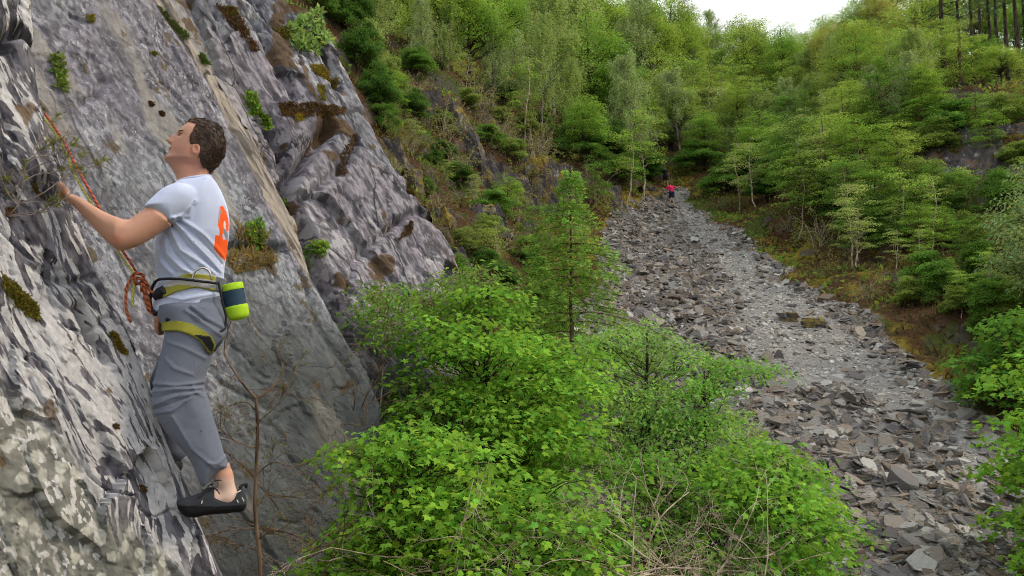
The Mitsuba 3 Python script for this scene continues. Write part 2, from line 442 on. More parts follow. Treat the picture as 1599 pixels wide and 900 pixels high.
def col_c(p, n, uv):
    u, v = lc(p)
    f = fbm(u * 0.7, v * 0.5, 2.0, 4)
    grain = fbm(u * 20, v * 9, p.y * 9, 5)
    fine = noise(u * 45, v * 25, p.y * 20)
    gs = smoothstep(0.22, 0.78, grain)
    c = mix(mix((0.10, 0.10, 0.118), (0.35, 0.35, 0.385), gs), mix((0.155, 0.138, 0.162), (0.45, 0.41, 0.455), gs), smoothstep(0.42, 0.58, f))
    c = mix(c, (0.05, 0.047, 0.052), smoothstep(0.60, 0.68, fbm(u * 22, v * 6, 12.0, 4)) * 0.6)
    c = mix(c, (0.60, 0.59, 0.60), smoothstep(0.55, 0.64, fbm(u * 18, v * 6, 6.0, 5)) * smoothstep(0.38, 0.58, fbm(u * 1.4, v * 0.8, 3.0, 3)) * 0.7)
    cream = smoothstep(0.6, -0.6, u - 0.1 * v + (f - 0.5) * 1.5) * smoothstep(3.2, 1.2, v)
    c = mix(c, mix((0.28, 0.26, 0.235), (0.56, 0.52, 0.47), grain), cream * 0.8)
    c = mix(c, (0.065, 0.06, 0.075), smoothstep(0.60, 0.70, fbm(u * 9 + 4, v * 3, 1.0, 5)) * 0.8)
    e1, e2, er = voronoi(u * 1.3 + (f - 0.5) * 1.5, v * 0.42 + (grain - 0.5) * 0.2)
    c = mix(c, (0.035, 0.033, 0.038), smoothstep(0.05, 0.012, e2 - e1) * smoothstep(0.42, 0.55, fbm(u * 0.9, v * 0.7, 7.0, 2)) * 0.85)
    m = fbm(u * 3.4 + 17, v * 2.2, 4.0, 5)
    return mix(c, mix((0.06, 0.035, 0.02), (0.17, 0.10, 0.035), fine), smoothstep(0.61, 0.67, m) * 0.9) * mi.Color3f(0.69, 0.72, 0.76)


grain_bump = lambda L, a, b: (lambda p, n, uv: (lambda u, v: fbm(u * a, v * b, p.y * b, 4) + 0.3 * noise(u * a * 5, v * b * 5, p.y * 30))(*L(p)))
mat('buttress_mat', col_a, 0.85, grain_bump(la, 60, 20), 0.014, 2e-3, spec=0.2)
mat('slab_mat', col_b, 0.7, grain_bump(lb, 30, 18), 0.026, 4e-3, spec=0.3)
mat('rib_mat', col_rib, 0.85, grain_bump(lb, 26, 4), 0.05, 4e-3, spec=0.2)
mat('far_slab_mat', col_c, 0.75, grain_bump(lc, 18, 8), 0.045, 6e-3, spec=0.3)

WALL_A = rough_wall('cliff_buttress', [(-150, -150), (50, -150), (54, 20), (56, 72), (64, 120), (78, 190), (94, 240), (107, 280), (113, 308), (128, 352), (160, 430), (203, 512), (238, 600), (270, 690), (300, 765), (330, 845), (380, 960), (420, 1050),
                                       (-150, 1050)],
                    PL_A, 0.008, lambda u, v, d: strata(u * 2.6, v * 2.2, d, 21, 0.012, 0.075, 0.004, joint=0.2) + facets(u, v, 0.13, 0.40, 0.14, 0.012, 22) + facets(u, v, 0.05, 0.15, 0.08, 0.004, 23), edge=0.05, steep=25.0, thick=2.2, wobble=0.010, bsdf='buttress_mat', back=(-0.60, 0.80, 0.0), calm=0.10,
                    cuts=[([(0, 62), (30, 50), (56, 70)], 0.10, 0.02), ([(128, 478), (140, 500), (148, 525)], 0.10, 0.022), ([(158, 530), (168, 548), (172, 560)], 0.07, 0.018), ([(72, 285), (84, 296), (92, 306)], 0.08, 0.03),
                          ([(10, 180), (8, 230), (14, 280)], 0.03, 0.012), ([(60, 420), (110, 440), (150, 430)], 0.03, 0.012)])
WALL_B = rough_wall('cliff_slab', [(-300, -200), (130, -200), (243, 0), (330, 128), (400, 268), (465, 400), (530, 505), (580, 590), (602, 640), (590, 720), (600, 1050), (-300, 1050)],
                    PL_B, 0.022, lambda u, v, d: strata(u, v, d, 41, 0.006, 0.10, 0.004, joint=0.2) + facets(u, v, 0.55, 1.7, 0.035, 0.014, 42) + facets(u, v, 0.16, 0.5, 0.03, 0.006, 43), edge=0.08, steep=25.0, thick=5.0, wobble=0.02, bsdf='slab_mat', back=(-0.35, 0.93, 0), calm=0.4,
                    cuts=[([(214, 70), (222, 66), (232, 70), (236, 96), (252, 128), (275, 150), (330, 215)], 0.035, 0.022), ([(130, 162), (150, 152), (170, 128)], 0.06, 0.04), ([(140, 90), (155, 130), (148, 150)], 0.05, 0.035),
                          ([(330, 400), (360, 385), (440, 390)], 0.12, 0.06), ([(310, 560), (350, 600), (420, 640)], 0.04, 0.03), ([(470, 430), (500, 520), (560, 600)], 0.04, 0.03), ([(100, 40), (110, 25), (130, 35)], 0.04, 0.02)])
WALL_C = rough_wall('cliff_slab_001', [(200, -200), (330, -200), (470, 25), (522, 62), (548, 112), (594, 212), (640, 290), (700, 368), (722, 420), (740, 480), (760, 560), (700, 760), (300, 760), (200, 200)],
                    PL_C, 0.033, lambda u, v, d: strata(u, v, d, 61, 0.04, 0.12, 0.006, joint=0.4) + facets(u, v, 0.9, 2.6, 0.17, 0.12, 62) + facets(u, v, 0.35, 1.1, 0.055, 0.018, 63), edge=0.10, steep=25.0, thick=6.0, wobble=0.04, bsdf='far_slab_mat', back=(-0.25, 0.97, 0), calm=0.9,
                    cuts=[([(400, 170), (430, 205), (447, 260), (458, 310), (466, 350)], 0.55, 0.14), ([(520, 195), (488, 228), (460, 275)], 0.40, 0.10), ([(478, 372), (515, 430), (545, 520)], 0.5, 0.14), ([(535, 520), (560, 400), (640, 330)], 0.10, 0.05),
                          ([(505, 75), (520, 100), (528, 130)], 0.20, 0.06), ([(395, 30), (430, 100), (460, 150)], 0.15, 0.06), ([(620, 345), (655, 330), (680, 345)], 0.14, 0.05), ([(560, 215), (540, 260), (480, 300)], 0.12, 0.05)])
# the pale rib along the slab's edge
PL_R = [(q[0], q[1], q[2] + 0.18) for q in PL_B[:3]] + PL_B[3:]
WALL_R = rough_wall('cliff_rib', [(215, -90), (262, -10), (300, 60), (350, 140), (395, 210), (432, 280), (462, 345), (484, 410), (500, 480), (465, 425), (380, 268), (310, 128), (220, -30)],
                    PL_R, 0.025, lambda u, v, d: strata(u * 1.8, v, d, 81, 0.02, 0.06, 0.006) + facets(u, v, 0.12, 0.9, 0.12, 0.03, 82), edge=0.06, steep=25.0, thick=3.0, wobble=0.03, bsdf='rib_mat', back=(-0.35, 0.93, 0), calm=0.15)

# ---------------------------------------------------------------- the scree
def block(rng, flat=0.3):
    """an angular block of slate of unit length: a split slab with broken edges"""
    k = rng.integers(4, 9)
    a = np.sort(rng.uniform(0, 2 * np.pi, k)) * 0.35 + np.arange(k) * 2 * np.pi / k * 0.65
    r = rng.uniform(0.75, 1.0, k) * 0.5
    q = np.stack([np.cos(a) * r, np.sin(a) * r * rng.uniform(0.45, 0.9)], 1)
    t = flat * rng.uniform(0.6, 1.3)
    sl = rng.uniform(-0.25, 0.25, 2)
    top = np.column_stack([q * rng.uniform(0.82, 1.0, (k, 1)), t / 2 + q @ sl])
    bot = np.column_stack([q * rng.uniform(0.85, 1.05, (k, 1)) + rng.uniform(-0.06, 0.06, 2), -t / 2 + q @ sl * rng.uniform(0.2, 1)])
    p = np.vstack([top, bot])
    h = ConvexHull(p)
    f = h.simplices.copy()
    flip = np.einsum('ij,ij->i', np.cross(p[f[:, 1]] - p[f[:, 0]], p[f[:, 2]] - p[f[:, 0]]), h.equations[:, :3]) < 0
    f[flip] = f[flip][:, ::-1]
    return p[f].reshape(-1, 3), np.arange(len(f) * 3).reshape(-1, 3)


BLOCKS = [block(RNG, fl) for fl in np.tile([0.06, 0.09, 0.13, 0.20], 12)]


def rot(axis_, ang):
    return trimesh.transformations.rotation_matrix(ang, axis_)[:3, :3]


def slope_normal(x, y, e=0.8):
    zx = (ground_z(x + e, y) - ground_z(x - e, y)) / (2 * e)
    zy = (ground_z(x, y + e) - ground_z(x, y - e)) / (2 * e)
    return unit(np.stack([-zx, -zy, np.ones_like(zx)], -1))


def scatter(n, rng, sizes, keep, tilt=0.35, lift=0.25, x0=2.0, x1=17.0, y0=9.0, y1=64.0):
    """blocks thrown on the scree: (position, size, rotation, prototype) of each"""
    x, y = rng.uniform(x0, x1, n), rng.uniform(y0, y1, n)
    k = keep(x, y)
    x, y = x[k], y[k]
    s = sizes(len(x), x, y)
    nz = slope_normal(x, y)
    z = ground_z(x, y)
    out = []
    for i in range(len(x)):
        yaw = rng.uniform(0, 2 * np.pi)
        t = unit(nz[i] + rng.normal(0, tilt, 3))
        a = unit(np.cross(t, [math.cos(yaw), math.sin(yaw), 0]))
        R = np.stack([a, np.cross(t, a), t], 1)
        out.append((np.array([x[i], y[i], z[i] + lift * 0.3 * s[i] * rng.uniform(-0.2, 1.0)]), s[i], R, rng.integers(len(BLOCKS))))
    return out


def stone_tones(n, rng, grey=False):
    pal = np.array([(0.20, 0.185, 0.185), (0.27, 0.25, 0.245), (0.25, 0.225, 0.20), (0.33, 0.32, 0.31), (0.17, 0.16, 0.165), (0.30, 0.265, 0.235), (0.22, 0.175, 0.14), (0.29, 0.24, 0.20), (0.42, 0.41, 0.40)])
    if grey:
        pal = np.array([(0.25, 0.25, 0.245), (0.31, 0.31, 0.30), (0.22, 0.21, 0.205), (0.36, 0.355, 0.34), (0.27, 0.245, 0.22)]) * 0.98
    return pal[rng.integers(len(pal), size=n)] * rng.uniform(0.55, 1.1, (n, 1)) * (1.32 if grey else 0.84) * [0.97, 1.0, 0.985]


def lay(blocks, tones):
    v, f, c, n = [], [], [], 0
    for (pos, s, R, k), t in zip(blocks, tones):
        bv, bf = BLOCKS[k]
        v.append(bv * s @ R.T + pos)
        f.append(bf + n)
        c.append(np.tile(t, (len(bv), 1)))
        n += len(bv)
    return (np.vstack(v), np.vstack(f)), np.vstack(c)


scene['stone_mat'] = dict(type='twosided', bsdf=dict(type='bumpmap', arbitrary=mikit.proc(lambda p, n, uv: fbm(p.x * 18, p.y * 18, p.z * 40, 3), 5e-3), scale=0.05,
                                                     bsdf=dict(type='principled', base_color=VC, roughness=0.75, specular=0.25)))
rs = np.random.default_rng(11)
in_scree = lambda x, y, m=0.0: scree_d(x, y) < m
in_track = lambda x, y, m=0.0: np.minimum(sdist(TRACK, x, y), sdist(TRACK2, x, y)) < m
small = scatter(60000, rs, lambda n, x, y: np.clip(rs.lognormal(-1.4, 0.55, n), 0.08, 0.7), lambda x, y: in_scree(x, y, 0.3) & (~in_track(x, y, -0.2 + 0.0 * x) | (rs.random(len(x)) < 0.07)))
shale = scatter(80000, rs, lambda n, x, y: np.clip(rs.lognormal(-2.35, 0.5, n), 0.04, 0.35), lambda x, y: in_track(x, y, 0.5) & in_scree(x, y, 0.4), tilt=0.2, lift=0.1)
big = scatter(8000, rs, lambda n, x, y: np.clip(rs.lognormal(-0.95, 0.36, n), 0.28, 0.95), lambda x, y: in_scree(x, y, 0.0) & (~in_track(x, y) | (rs.random(len(x)) < 0.035)), tilt=0.3, lift=0.7)


def seen_size(b):
    q = to_px(b[0])[0]
    s = b[1] * F / b[0][1]
    return s if -20 < q[0] < 1620 and 300 < q[1] < 905 and not (q[0] < 1240 + 0 and q[1] > 560 and q[0] < 1000 + (q[1] - 520) * 0.95) else -1


big.sort(key=lambda b: -seen_size(b))
chosen, rest = big[:300], big[300:] + small
BLOCK_KEYS = []
for b, tone in zip(chosen, stone_tones(len(chosen), rs)):
    k = thing('slate_block', 'angular grey brown slate block lying loose among the rubble of the scree slope', 'rock', 'slate blocks on the scree')
    BLOCK_KEYS.append((k, b))
    m, c = lay([b], [tone])
    put(k, m, 'stone_mat', color=c)
m, c = lay(rest, stone_tones(len(rest), rs))
put('slate_rubble', m, 'stone_mat', color=c)
kind('slate_rubble', 'stuff', 'broken slate rubble covering the scree slope', 'rubble')
m, c = lay(shale, stone_tones(len(shale), rs, True))
put('shale_gravel', m, 'stone_mat', color=c)
kind('shale_gravel', 'stuff', 'fine pale grey shale of the track down the scree', 'gravel')

# ---------------------------------------------------------------- leaves, branches, trees
def maple_leaf():
    """a five lobed leaf of unit length lying in xy, stalk at the origin"""
    tips = [(-0.34, 0.10), (-0.52, 0.52), (0, 1.0), (0.52, 0.52), (0.34, 0.10)]
    notch = [(-0.30, 0.30), (-0.20, 0.58), (0.20, 0.58), (0.30, 0.30)]
    ring = [(0, 0.0)]
    for i, t in enumerate(tips):
        ring.append(t)
        if i < 4:
            ring.append(notch[i])
    v = np.array([(0, 0.32)] + ring)
    z = 0.10 * np.abs(v[:, 0]) * 1.2 - 0.16 * (v[:, 1] - 0.3) ** 2 - 0.25 * v[:, 0] ** 2
    n = len(ring)
    return np.column_stack([v, z]), np.array([(0, 1 + (i + 1) % n, 1 + i) for i in range(n)])


def oval_leaf(w=0.5):
    v = np.array([(0, 0, 0), (-w / 2, 0.45, 0.06), (0, 1, -0.08), (w / 2, 0.45, 0.06)])
    return v, np.array([(0, 2, 1), (0, 3, 2)])


def spray_leaf(w=0.9):
    """a small twig end seen from afar: three leaflets in one"""
    v = np.array([(0, 0, 0), (-w * 0.5, 0.55, 0.08), (-0.08, 0.45, 0), (0, 1, -0.1), (0.08, 0.45, 0), (w * 0.5, 0.62, 0.05)])
    return v, np.array([(0, 2, 1), (2, 4, 3), (0, 5, 4), (0, 4, 2)])


LEAF = dict(maple=maple_leaf(), oval=oval_leaf(), slim=oval_leaf(0.22), spray=spray_leaf())


def leaves(kind_, pos, normal, tip, size, rng):
    """one mesh of all the leaves: (vertices, faces)"""
    tv, tf = LEAF[kind_]
    n = unit(normal)
    d = unit(tip - n * np.einsum('ij,ij->i', tip, n)[:, None])
    s = np.cross(d, n)
    v = pos[:, None] + np.asarray(size)[:, None, None] * (tv[None, :, 0:1] * s[:, None] + tv[None, :, 1:2] * d[:, None] + tv[None, :, 2:3] * n[:, None])
    f = tf[None] + (np.arange(len(pos)) * len(tv))[:, None, None]
    return v.reshape(-1, 3), f.reshape(-1, 3), len(tv)


def dome(rng, c, rx, rz, n, jitter=0.12, flat=0.6):
    """leaf places over an umbrella shaped clump: position, normal, tip direction"""
    a = rng.uniform(0, 2 * np.pi, n)
    r = np.sqrt(rng.uniform(0, 1, n))
    low = rng.random(n) < 0.25
    x, y = r * np.cos(a), r * np.sin(a)
    z = np.where(low, rng.uniform(-0.6, 0.6, n), 1 - 1.6 * r ** 2)
    p = np.stack([x * rx, y * rx, z * rz], 1) + rng.normal(0, jitter * rx, (n, 3)) * [1, 1, 0.6]
    nrm = np.stack([x * (1 - flat), y * (1 - flat), np.full(n, 0.75)], 1) + rng.normal(0, 0.33, (n, 3))
    tip = np.stack([x, y, -0.35 * np.ones(n)], 1) + rng.normal(0, 0.45, (n, 3))
    return p + c, nrm, tip


def limb(a, b, r0, r1, rng, sag=0.12, n=7, sides=5):
    """a branch from a to b, rising then levelling, a little crooked"""
    L = np.linalg.norm(b - a)
    t = np.linspace(0, 1, n)[:, None]
    p = a + (b - a) * t
    p[:, 2] += (sag * L * np.sin(np.pi * t[:, 0]) * rng.uniform(0.2, 1.0))
    w = rng.normal(0, 0.035 * L, (n, 3))
    w[0] = w[-1] = 0
    return tube(p + w, np.linspace(r0, r1, n), sides)


def leaf_colors(n_verts, n, base, rng, clump=None, var=0.18):
    b = np.asarray(base)
    g = rng.normal(0, var, (n, 1)) + (0 if clump is None else clump[:, None])
    hue = rng.normal(0, 0.12, (n, 1))
    c = b * np.clip(1 + g, 0.35, 1.8) * np.hstack([1 + hue, np.ones((n, 1)), 1 - hue * 0.8])
    return np.repeat(np.clip(c, 0.004, 0.9), n_verts, 0)


def grow(base, top, trunk_r, clumps, leaf, size, rng, color, per_area=900, flat=0.6, trunk_bend=0.05, jitter=0.12, var=0.18, clump_var=0.16, twigs=3, limbs=1.0):
    """trunk and limbs, and crown, of a tree whose clumps are given as rows (x, y, z, rx, rz)"""
    base, top = np.asarray(base, float), np.asarray(top, float)
    H = np.linalg.norm(top - base)
    n = 14
    t = np.linspace(0, 1, n)
    path = base + (top - base) * t[:, None]
    wob = np.cumsum(rng.normal(0, trunk_bend * H / n, (n, 3)), 0)
    wob -= np.outer(t, wob[-1])
    path = path + wob * [1, 1, 0.2]
    rad = trunk_r * (1 - 0.86 * t) ** 0.9
    rad[0] *= 1.35
    wood = [tube(path, rad, 8)]
    P, N, D, S, G = [], [], [], [], []
    for c in clumps:
        ctr, rx, rz = np.asarray(c[:3]), c[3], c[4]
        hd = np.hypot(*(ctr[:2] - base[:2]))
        zt = np.clip((ctr[2] - 0.55 * hd - base[2]) / (top[2] - base[2] + 1e-9), 0.12, 0.97)
        a = np.array([np.interp(zt, t, path[:, k]) for k in range(3)])
        ra = np.interp(zt, t, rad) * 0.55
        ra *= limbs
        wood.append(limb(a, ctr, max(ra, 0.006), max(0.15 * ra, 0.004), rng))
        for _ in range(twigs):
            q = ctr + np.append(rng.uniform(-0.75, 0.75, 2) * rx, rng.uniform(-0.3, 0.5) * rz)
            s = a + (ctr - a) * rng.uniform(0.5, 0.9)
            wood.append(limb(s, q, max(0.3 * ra, 0.004), 0.003, rng, 0.08, 5, 4))
        m = max(8, int(per_area * rx * rx))
        p, nn, dd = dome(rng, ctr, rx, rz, m, jitter, flat)
        P.append(p); N.append(nn); D.append(dd)
        S.append(size * rng.uniform(0.6, 1.25, m))
        G.append(np.full(m, rng.normal(0, clump_var)))
    P, N, D, S, G = np.vstack(P), np.vstack(N), np.vstack(D), np.concatenate(S), np.concatenate(G)
    v, f, k = leaves(leaf, P, N, D, S, rng)
    return join(wood), (v, f), leaf_colors(k, len(P), color, rng, G, var)


def twiggy(rng, a, direction, L, r, depth, out, curl=0.35, fork=3, lift=0.0):
    n = 7
    d = unit(direction)
    p = [np.array(a, float)]
    bend = rng.normal(0, curl, 3)
    for i in range(n - 1):
        d = unit(d + bend / n + rng.normal(0, 0.10, 3) + np.array([0, 0, lift / n]))
        p.append(p[-1] + d * L / (n - 1))
    p = np.array(p)
    out.append(tube(p, np.linspace(r, r * 0.45, n), 5 if r > 0.004 else 4))
    if depth > 0:
        for _ in range(rng.integers(max(2, fork - 1), fork + 2)):
            i = rng.integers(2, n)
            dd = unit(p[i] - p[i - 1]) + rng.normal(0, 0.65, 3)
            twiggy(rng, p[i], dd, L * rng.uniform(0.4, 0.75), max(r * (0.85 - 0.4 * i / n) * 0.7, 0.0012), depth - 1, out, curl, fork, lift)
    return p


def buds(rng, tubes, n, size, color):
    """sparse young leaves along the thin twigs"""
    v = np.vstack([t[0] for t in tubes[len(tubes) // 4:]])
    p = v[rng.integers(len(v), size=n)] + rng.normal(0, 0.01, (n, 3))
    lv, lf, k = leaves('oval', p, rng.normal(0, 1, (n, 3)) + [0, 0, 0.8], rng.normal(0, 1, (n, 3)) + [0, 0, 0.3], size * rng.uniform(0.5, 1.3, n), rng)
    return (lv, lf), leaf_colors(k, n, color, rng)


for nm, dt, ro in (('leaf_mat', 0.95, 0.5), ('leaf_far_mat', 0.95, 0.65)):
    scene[nm] = dict(type='principledthin', base_color=VC, roughness=ro, diff_trans=dt, eta=1.33)


def bark(name, a, b, fx, fz):
    mat(name, lambda p, n, uv: mix(a, b, smoothstep(0.35, 0.65, fbm(p.x * fx, p.y * fx, p.z * fz, 3))), 0.9, spec=0.1)


bark('bark_dark', (0.022, 0.018, 0.014), (0.075, 0.06, 0.045), 14, 4)
bark('bark_brown', (0.05, 0.034, 0.022), (0.15, 0.105, 0.07), 25, 6)
bark('bark_pale', (0.22, 0.175, 0.12), (0.50, 0.43, 0.33), 18, 5)
bark('bark_birch', (0.09, 0.08, 0.07), (0.30, 0.28, 0.25), 6, 3)


# ---------------- kinds of tree of the far hillside, each built once (10 m tall) and planted many times
def crown_clumps(rng, n, zc, rx, rz, cr, cz, shape=0.6, hollow=0.55):
    """clumps over an ellipsoidal crown"""
    out = []
    pts = []
    tries = 0
    while len(out) < n and tries < 6000:
        tries += 1
        d = unit(rng.normal(0, 1, 3))
        if d[2] < -0.55:
            continue
        r = rng.uniform(hollow, 1.0)
        taper = 1 - (0.5 * shape) * max(d[2], 0)
        q = np.array([d[0] * r * rx * taper, d[1] * r * rx * taper, zc + d[2] * r * rz])
        if all(np.linalg.norm((q - w) / [1, 1, 0.7]) > cr * 0.62 for w in pts):
            pts.append(q)
            out.append((*q, cr * rng.uniform(0.7, 1.25), cz * rng.uniform(0.7, 1.3)))
    return out


def weeping(rng, base_z, H, R, n_br, per, size, color):
    """a birch: thin ascending boughs with hanging sprays"""
    top = np.array([rng.normal(0, 0.3), rng.normal(0, 0.3), H])
    n = 14
    t = np.linspace(0, 1, n)
    path = np.outer(t, top) + np.cumsum(rng.normal(0, 0.05, (n, 3)), 0) * t[:, None] * [1, 1, 0]
    wood = [tube(path, 0.12 * (1 - 0.9 * t), 7)]
    P, D, G = [], [], []
    for _ in range(n_br):
        zt = rng.uniform(0.22, 0.98)
        a = np.array([np.interp(zt, t, path[:, k]) for k in range(3)])
        az = rng.uniform(0, 2 * np.pi)
        L = R * (0.25 + 1.05 * (1 - zt) ** 0.7) * rng.uniform(0.6, 1.15)
        b = a + np.array([math.cos(az) * L, math.sin(az) * L, L * rng.uniform(0.25, 0.75)])
        wood.append(limb(a, b, 0.03 * (1.2 - zt), 0.006, rng, 0.1, 6, 4))
        for _ in range(per):
            s = a + (b - a) * rng.uniform(0.35, 1.0)
            drop = rng.uniform(0.4, 1.5) * (0.5 + 0.5 * L / R)
            m = 12
            q = np.linspace(0, 1, m)[:, None]
            az2 = rng.uniform(0, 2 * np.pi)
            w = s + q * np.array([math.cos(az2) * 0.3, math.sin(az2) * 0.3, 0]) + np.array([0, 0, -1.0]) * drop * q ** 1.4
            P.append(w + rng.normal(0, 0.07, w.shape))
            D.append(np.tile([0, 0, -1.0], (m, 1)) + rng.normal(0, 0.5, (m, 3)))
            G.append(np.full(m, rng.normal(0, 0.16)))
    P, D, G = np.vstack(P), np.vstack(D), np.concatenate(G)
    N = rng.normal(0, 1, P.shape) + [0, 0, 0.6]
    v, f, k = leaves('spray', P, N, D, size * rng.uniform(0.6, 1.3, len(P)), rng)
    return join(wood), (v, f), leaf_colors(k, len(P), color, rng, G)


def conifer(rng, H, R, z0, tiers, size, color, droop=0.25, per=26, trunk_r=0.13, gap=0.0):
    """a spruce, fir or larch: whorls of boughs with hanging twigs"""
    n = 12
    t = np.linspace(0, 1, n)
    path = np.stack([rng.normal(0, 0.02, n) * H / 10, rng.normal(0, 0.02, n) * H / 10, t * H], 1)
    wood = [tube(path, trunk_r * (1 - 0.93 * t), 7)]
    P, D, G, N = [], [], [], []
    for i in range(tiers):
        zt = z0 + (0.985 - z0) * (i / (tiers - 1)) ** 0.9
        k = rng.integers(4, 7)
        az0 = rng.uniform(0, 2 * np.pi)
        for j in range(k):
            az = az0 + j * 2 * np.pi / k + rng.normal(0, 0.2)
            L = R * (1 - zt) ** 0.85 / (1 - z0) ** 0.85 * rng.uniform(0.65, 1.2) + 0.02 * H
            if rng.random() < gap:
                continue
            u = np.array([math.cos(az), math.sin(az), 0])
            q = np.linspace(0, 1, 7)[:, None]
            a = np.array([0, 0, zt * H])
            b = a + q * u * L + np.array([0, 0, 1.0]) * (L * (0.12 * q - droop * q ** 2 + 0.22 * droop * q ** 4))
            wood.append(tube(b, np.linspace(0.02, 0.004, 7) * H / 10 * 1.3, 4))
            m = int(per * max(L / R, 0.25))
            s = rng.uniform(0.12, 1.0, m)
            w = np.stack([np.interp(s, q[:, 0], b[:, k2]) for k2 in range(3)], 1)
            side = np.cross(u, [0, 0, 1.0])
            sgn = rng.choice([-1, 1], m)[:, None]
            spread = (0.16 * L * (1.05 - s)[:, None] + 0.03 * R) * rng.uniform(0.1, 1.5, (m, 1))
            w = w + side * sgn * spread + np.array([0, 0, -1.0]) * np.abs(rng.normal(0, 0.10 * droop * R, (m, 1)))
            P.append(w)
            D.append(u * 0.7 + side * sgn * 0.6 + rng.normal(0, 0.3, (m, 3)) - np.array([0, 0, 0.35]))
            N.append(np.tile([0, 0, 1.0], (m, 1)) + rng.normal(0, 0.45, (m, 3)))
            G.append(np.full(m, rng.normal(0, 0.15)))
    P, D, N, G = np.vstack(P), np.vstack(D), np.vstack(N), np.concatenate(G)
    v, f, k = leaves('spray', P, N, D, size * rng.uniform(0.6, 1.3, len(P)), rng)
    return join(wood), (v, f), leaf_colors(k, len(P), color, rng, G)


KINDS = {}


def register_kind(name, built, bark_mat, height=10.0):
    w, c, col = built
    KINDS[name] = height
    scene['kind_' + name] = dict(type='shapegroup', trunk=mikit.ply(w, bark_mat, True), crown=mikit.ply(c, 'leaf_far_mat', color=col))


rt = np.random.default_rng(23)
GREEN_OAK, GREEN_SYC, GREEN_BIRCH, GREEN_DEEP, GREEN_OLIVE, GREEN_PALE = (0.34, 0.47, 0.08), (0.25, 0.42, 0.065), (0.36, 0.47, 0.14), (0.17, 0.33, 0.055), (0.42, 0.43, 0.11), (0.38, 0.48, 0.20)
O = np.zeros(3)
for i, (col, n) in enumerate([(GREEN_OAK, 46), (GREEN_SYC, 44), (GREEN_OLIVE, 36)]):
    cl = crown_clumps(rt, int(n * 1.5), 6.0, 3.5, 3.7, 0.95, 0.5)
    register_kind(f'broad_{i}', grow(O, (rt.normal(0, .4), rt.normal(0, .4), 9.2), 0.22, cl, 'oval', 0.17, rt, col, 260, twigs=1, jitter=0.2, flat=0.45), 'bark_dark')
for i, (col, n) in enumerate([(GREEN_SYC, 40), (GREEN_OAK, 34), (GREEN_DEEP, 40)]):
    cl = crown_clumps(rt, int(n * 1.4), 5.8, 2.2, 4.0, 0.8, 0.42)
    register_kind(f'tall_{i}', grow(O, (rt.normal(0, .3), rt.normal(0, .3), 9.6), 0.16, cl, 'oval', 0.16, rt, col, 300, twigs=1, jitter=0.2, flat=0.45), 'bark_dark')
for i, col in enumerate([GREEN_BIRCH, GREEN_PALE]):
    register_kind(f'birch_{i}', weeping(rt, 0, 10.0, 2.4, 130, 11, 0.145, col), 'bark_birch')
for i, col in enumerate([(0.30, 0.46, 0.08), (0.36, 0.46, 0.13)]):                # thin saplings: long bare stems, open tiers
    cl = [(*(np.array([rt.normal(0, 0.9), rt.normal(0, 0.9), z])), rt.uniform(0.4, 0.8), 0.14) for z in rt.uniform(4.2, 9.8, 30)]
    register_kind(f'sapling_{i}', grow(O, (rt.normal(0, .5), rt.normal(0, .5), 9.8), 0.085, cl, 'oval', 0.18, rt, col, 190, twigs=1, trunk_bend=0.12), 'bark_pale')
for i, col in enumerate([(0.24, 0.41, 0.06), (0.34, 0.47, 0.085), (0.15, 0.30, 0.05)]):   # open layered trees: flat sprays one above the other, slender stems
    cl = []
    for z in np.linspace(3.0, 9.7, 17):
        R_ = 2.75 * max(0.3, 1 - ((z - 5.6) / 4.9) ** 2) ** 0.5
        for a_ in rt.uniform(0, 6.28) + np.arange(3) * 2.1:
            r_ = R_ * rt.uniform(0.35, 1.0)
            cl.append((r_ * math.cos(a_ + rt.normal(0, .3)), r_ * math.sin(a_), z + rt.normal(0, 0.42) - 0.10 * r_, rt.uniform(0.5, 1.05), 0.20))
    register_kind(f'tier_{i}', grow(O, (rt.normal(0, .4), rt.normal(0, .4), 9.8), 0.13, cl, 'oval', 0.18, rt, col, 215, twigs=2, jitter=0.16, flat=0.6, trunk_bend=0.10), 'bark_brown')
for i, col in enumerate([(0.16, 0.31, 0.055), (0.10, 0.21, 0.04), (0.26, 0.36, 0.08)]):              # bushes, leafy to the ground
    cl = crown_clumps(rt, 60, 4.0, 4.6, 5.4, 1.25, 0.6, hollow=0.35)
    register_kind(f'bush_{i}', grow(O, (0.2, 0.1, 8.5), 0.2, cl, 'oval', 0.42, rt, col, 150, twigs=2, jitter=0.2), 'bark_brown')
register_kind('fir_0', conifer(rt, 10, 3.4, 0.05, 20, 0.36, (0.32, 0.40, 0.07), 0.12, 30, gap=0.25), 'bark_brown')
register_kind('pine_0', conifer(rt, 10, 1.5, 0.50, 13, 0.24, (0.13, 0.23, 0.07), 0.3, 18, 0.19, gap=0.35), 'bark_dark')
KIND_TRUE = dict(tier='layered broadleaved tree', broad='broadleaved tree', tall='slim broadleaved tree', birch='birch tree', sapling='sapling', bush='bush', fir='fir tree', pine='pine tree')


PLANTED = []


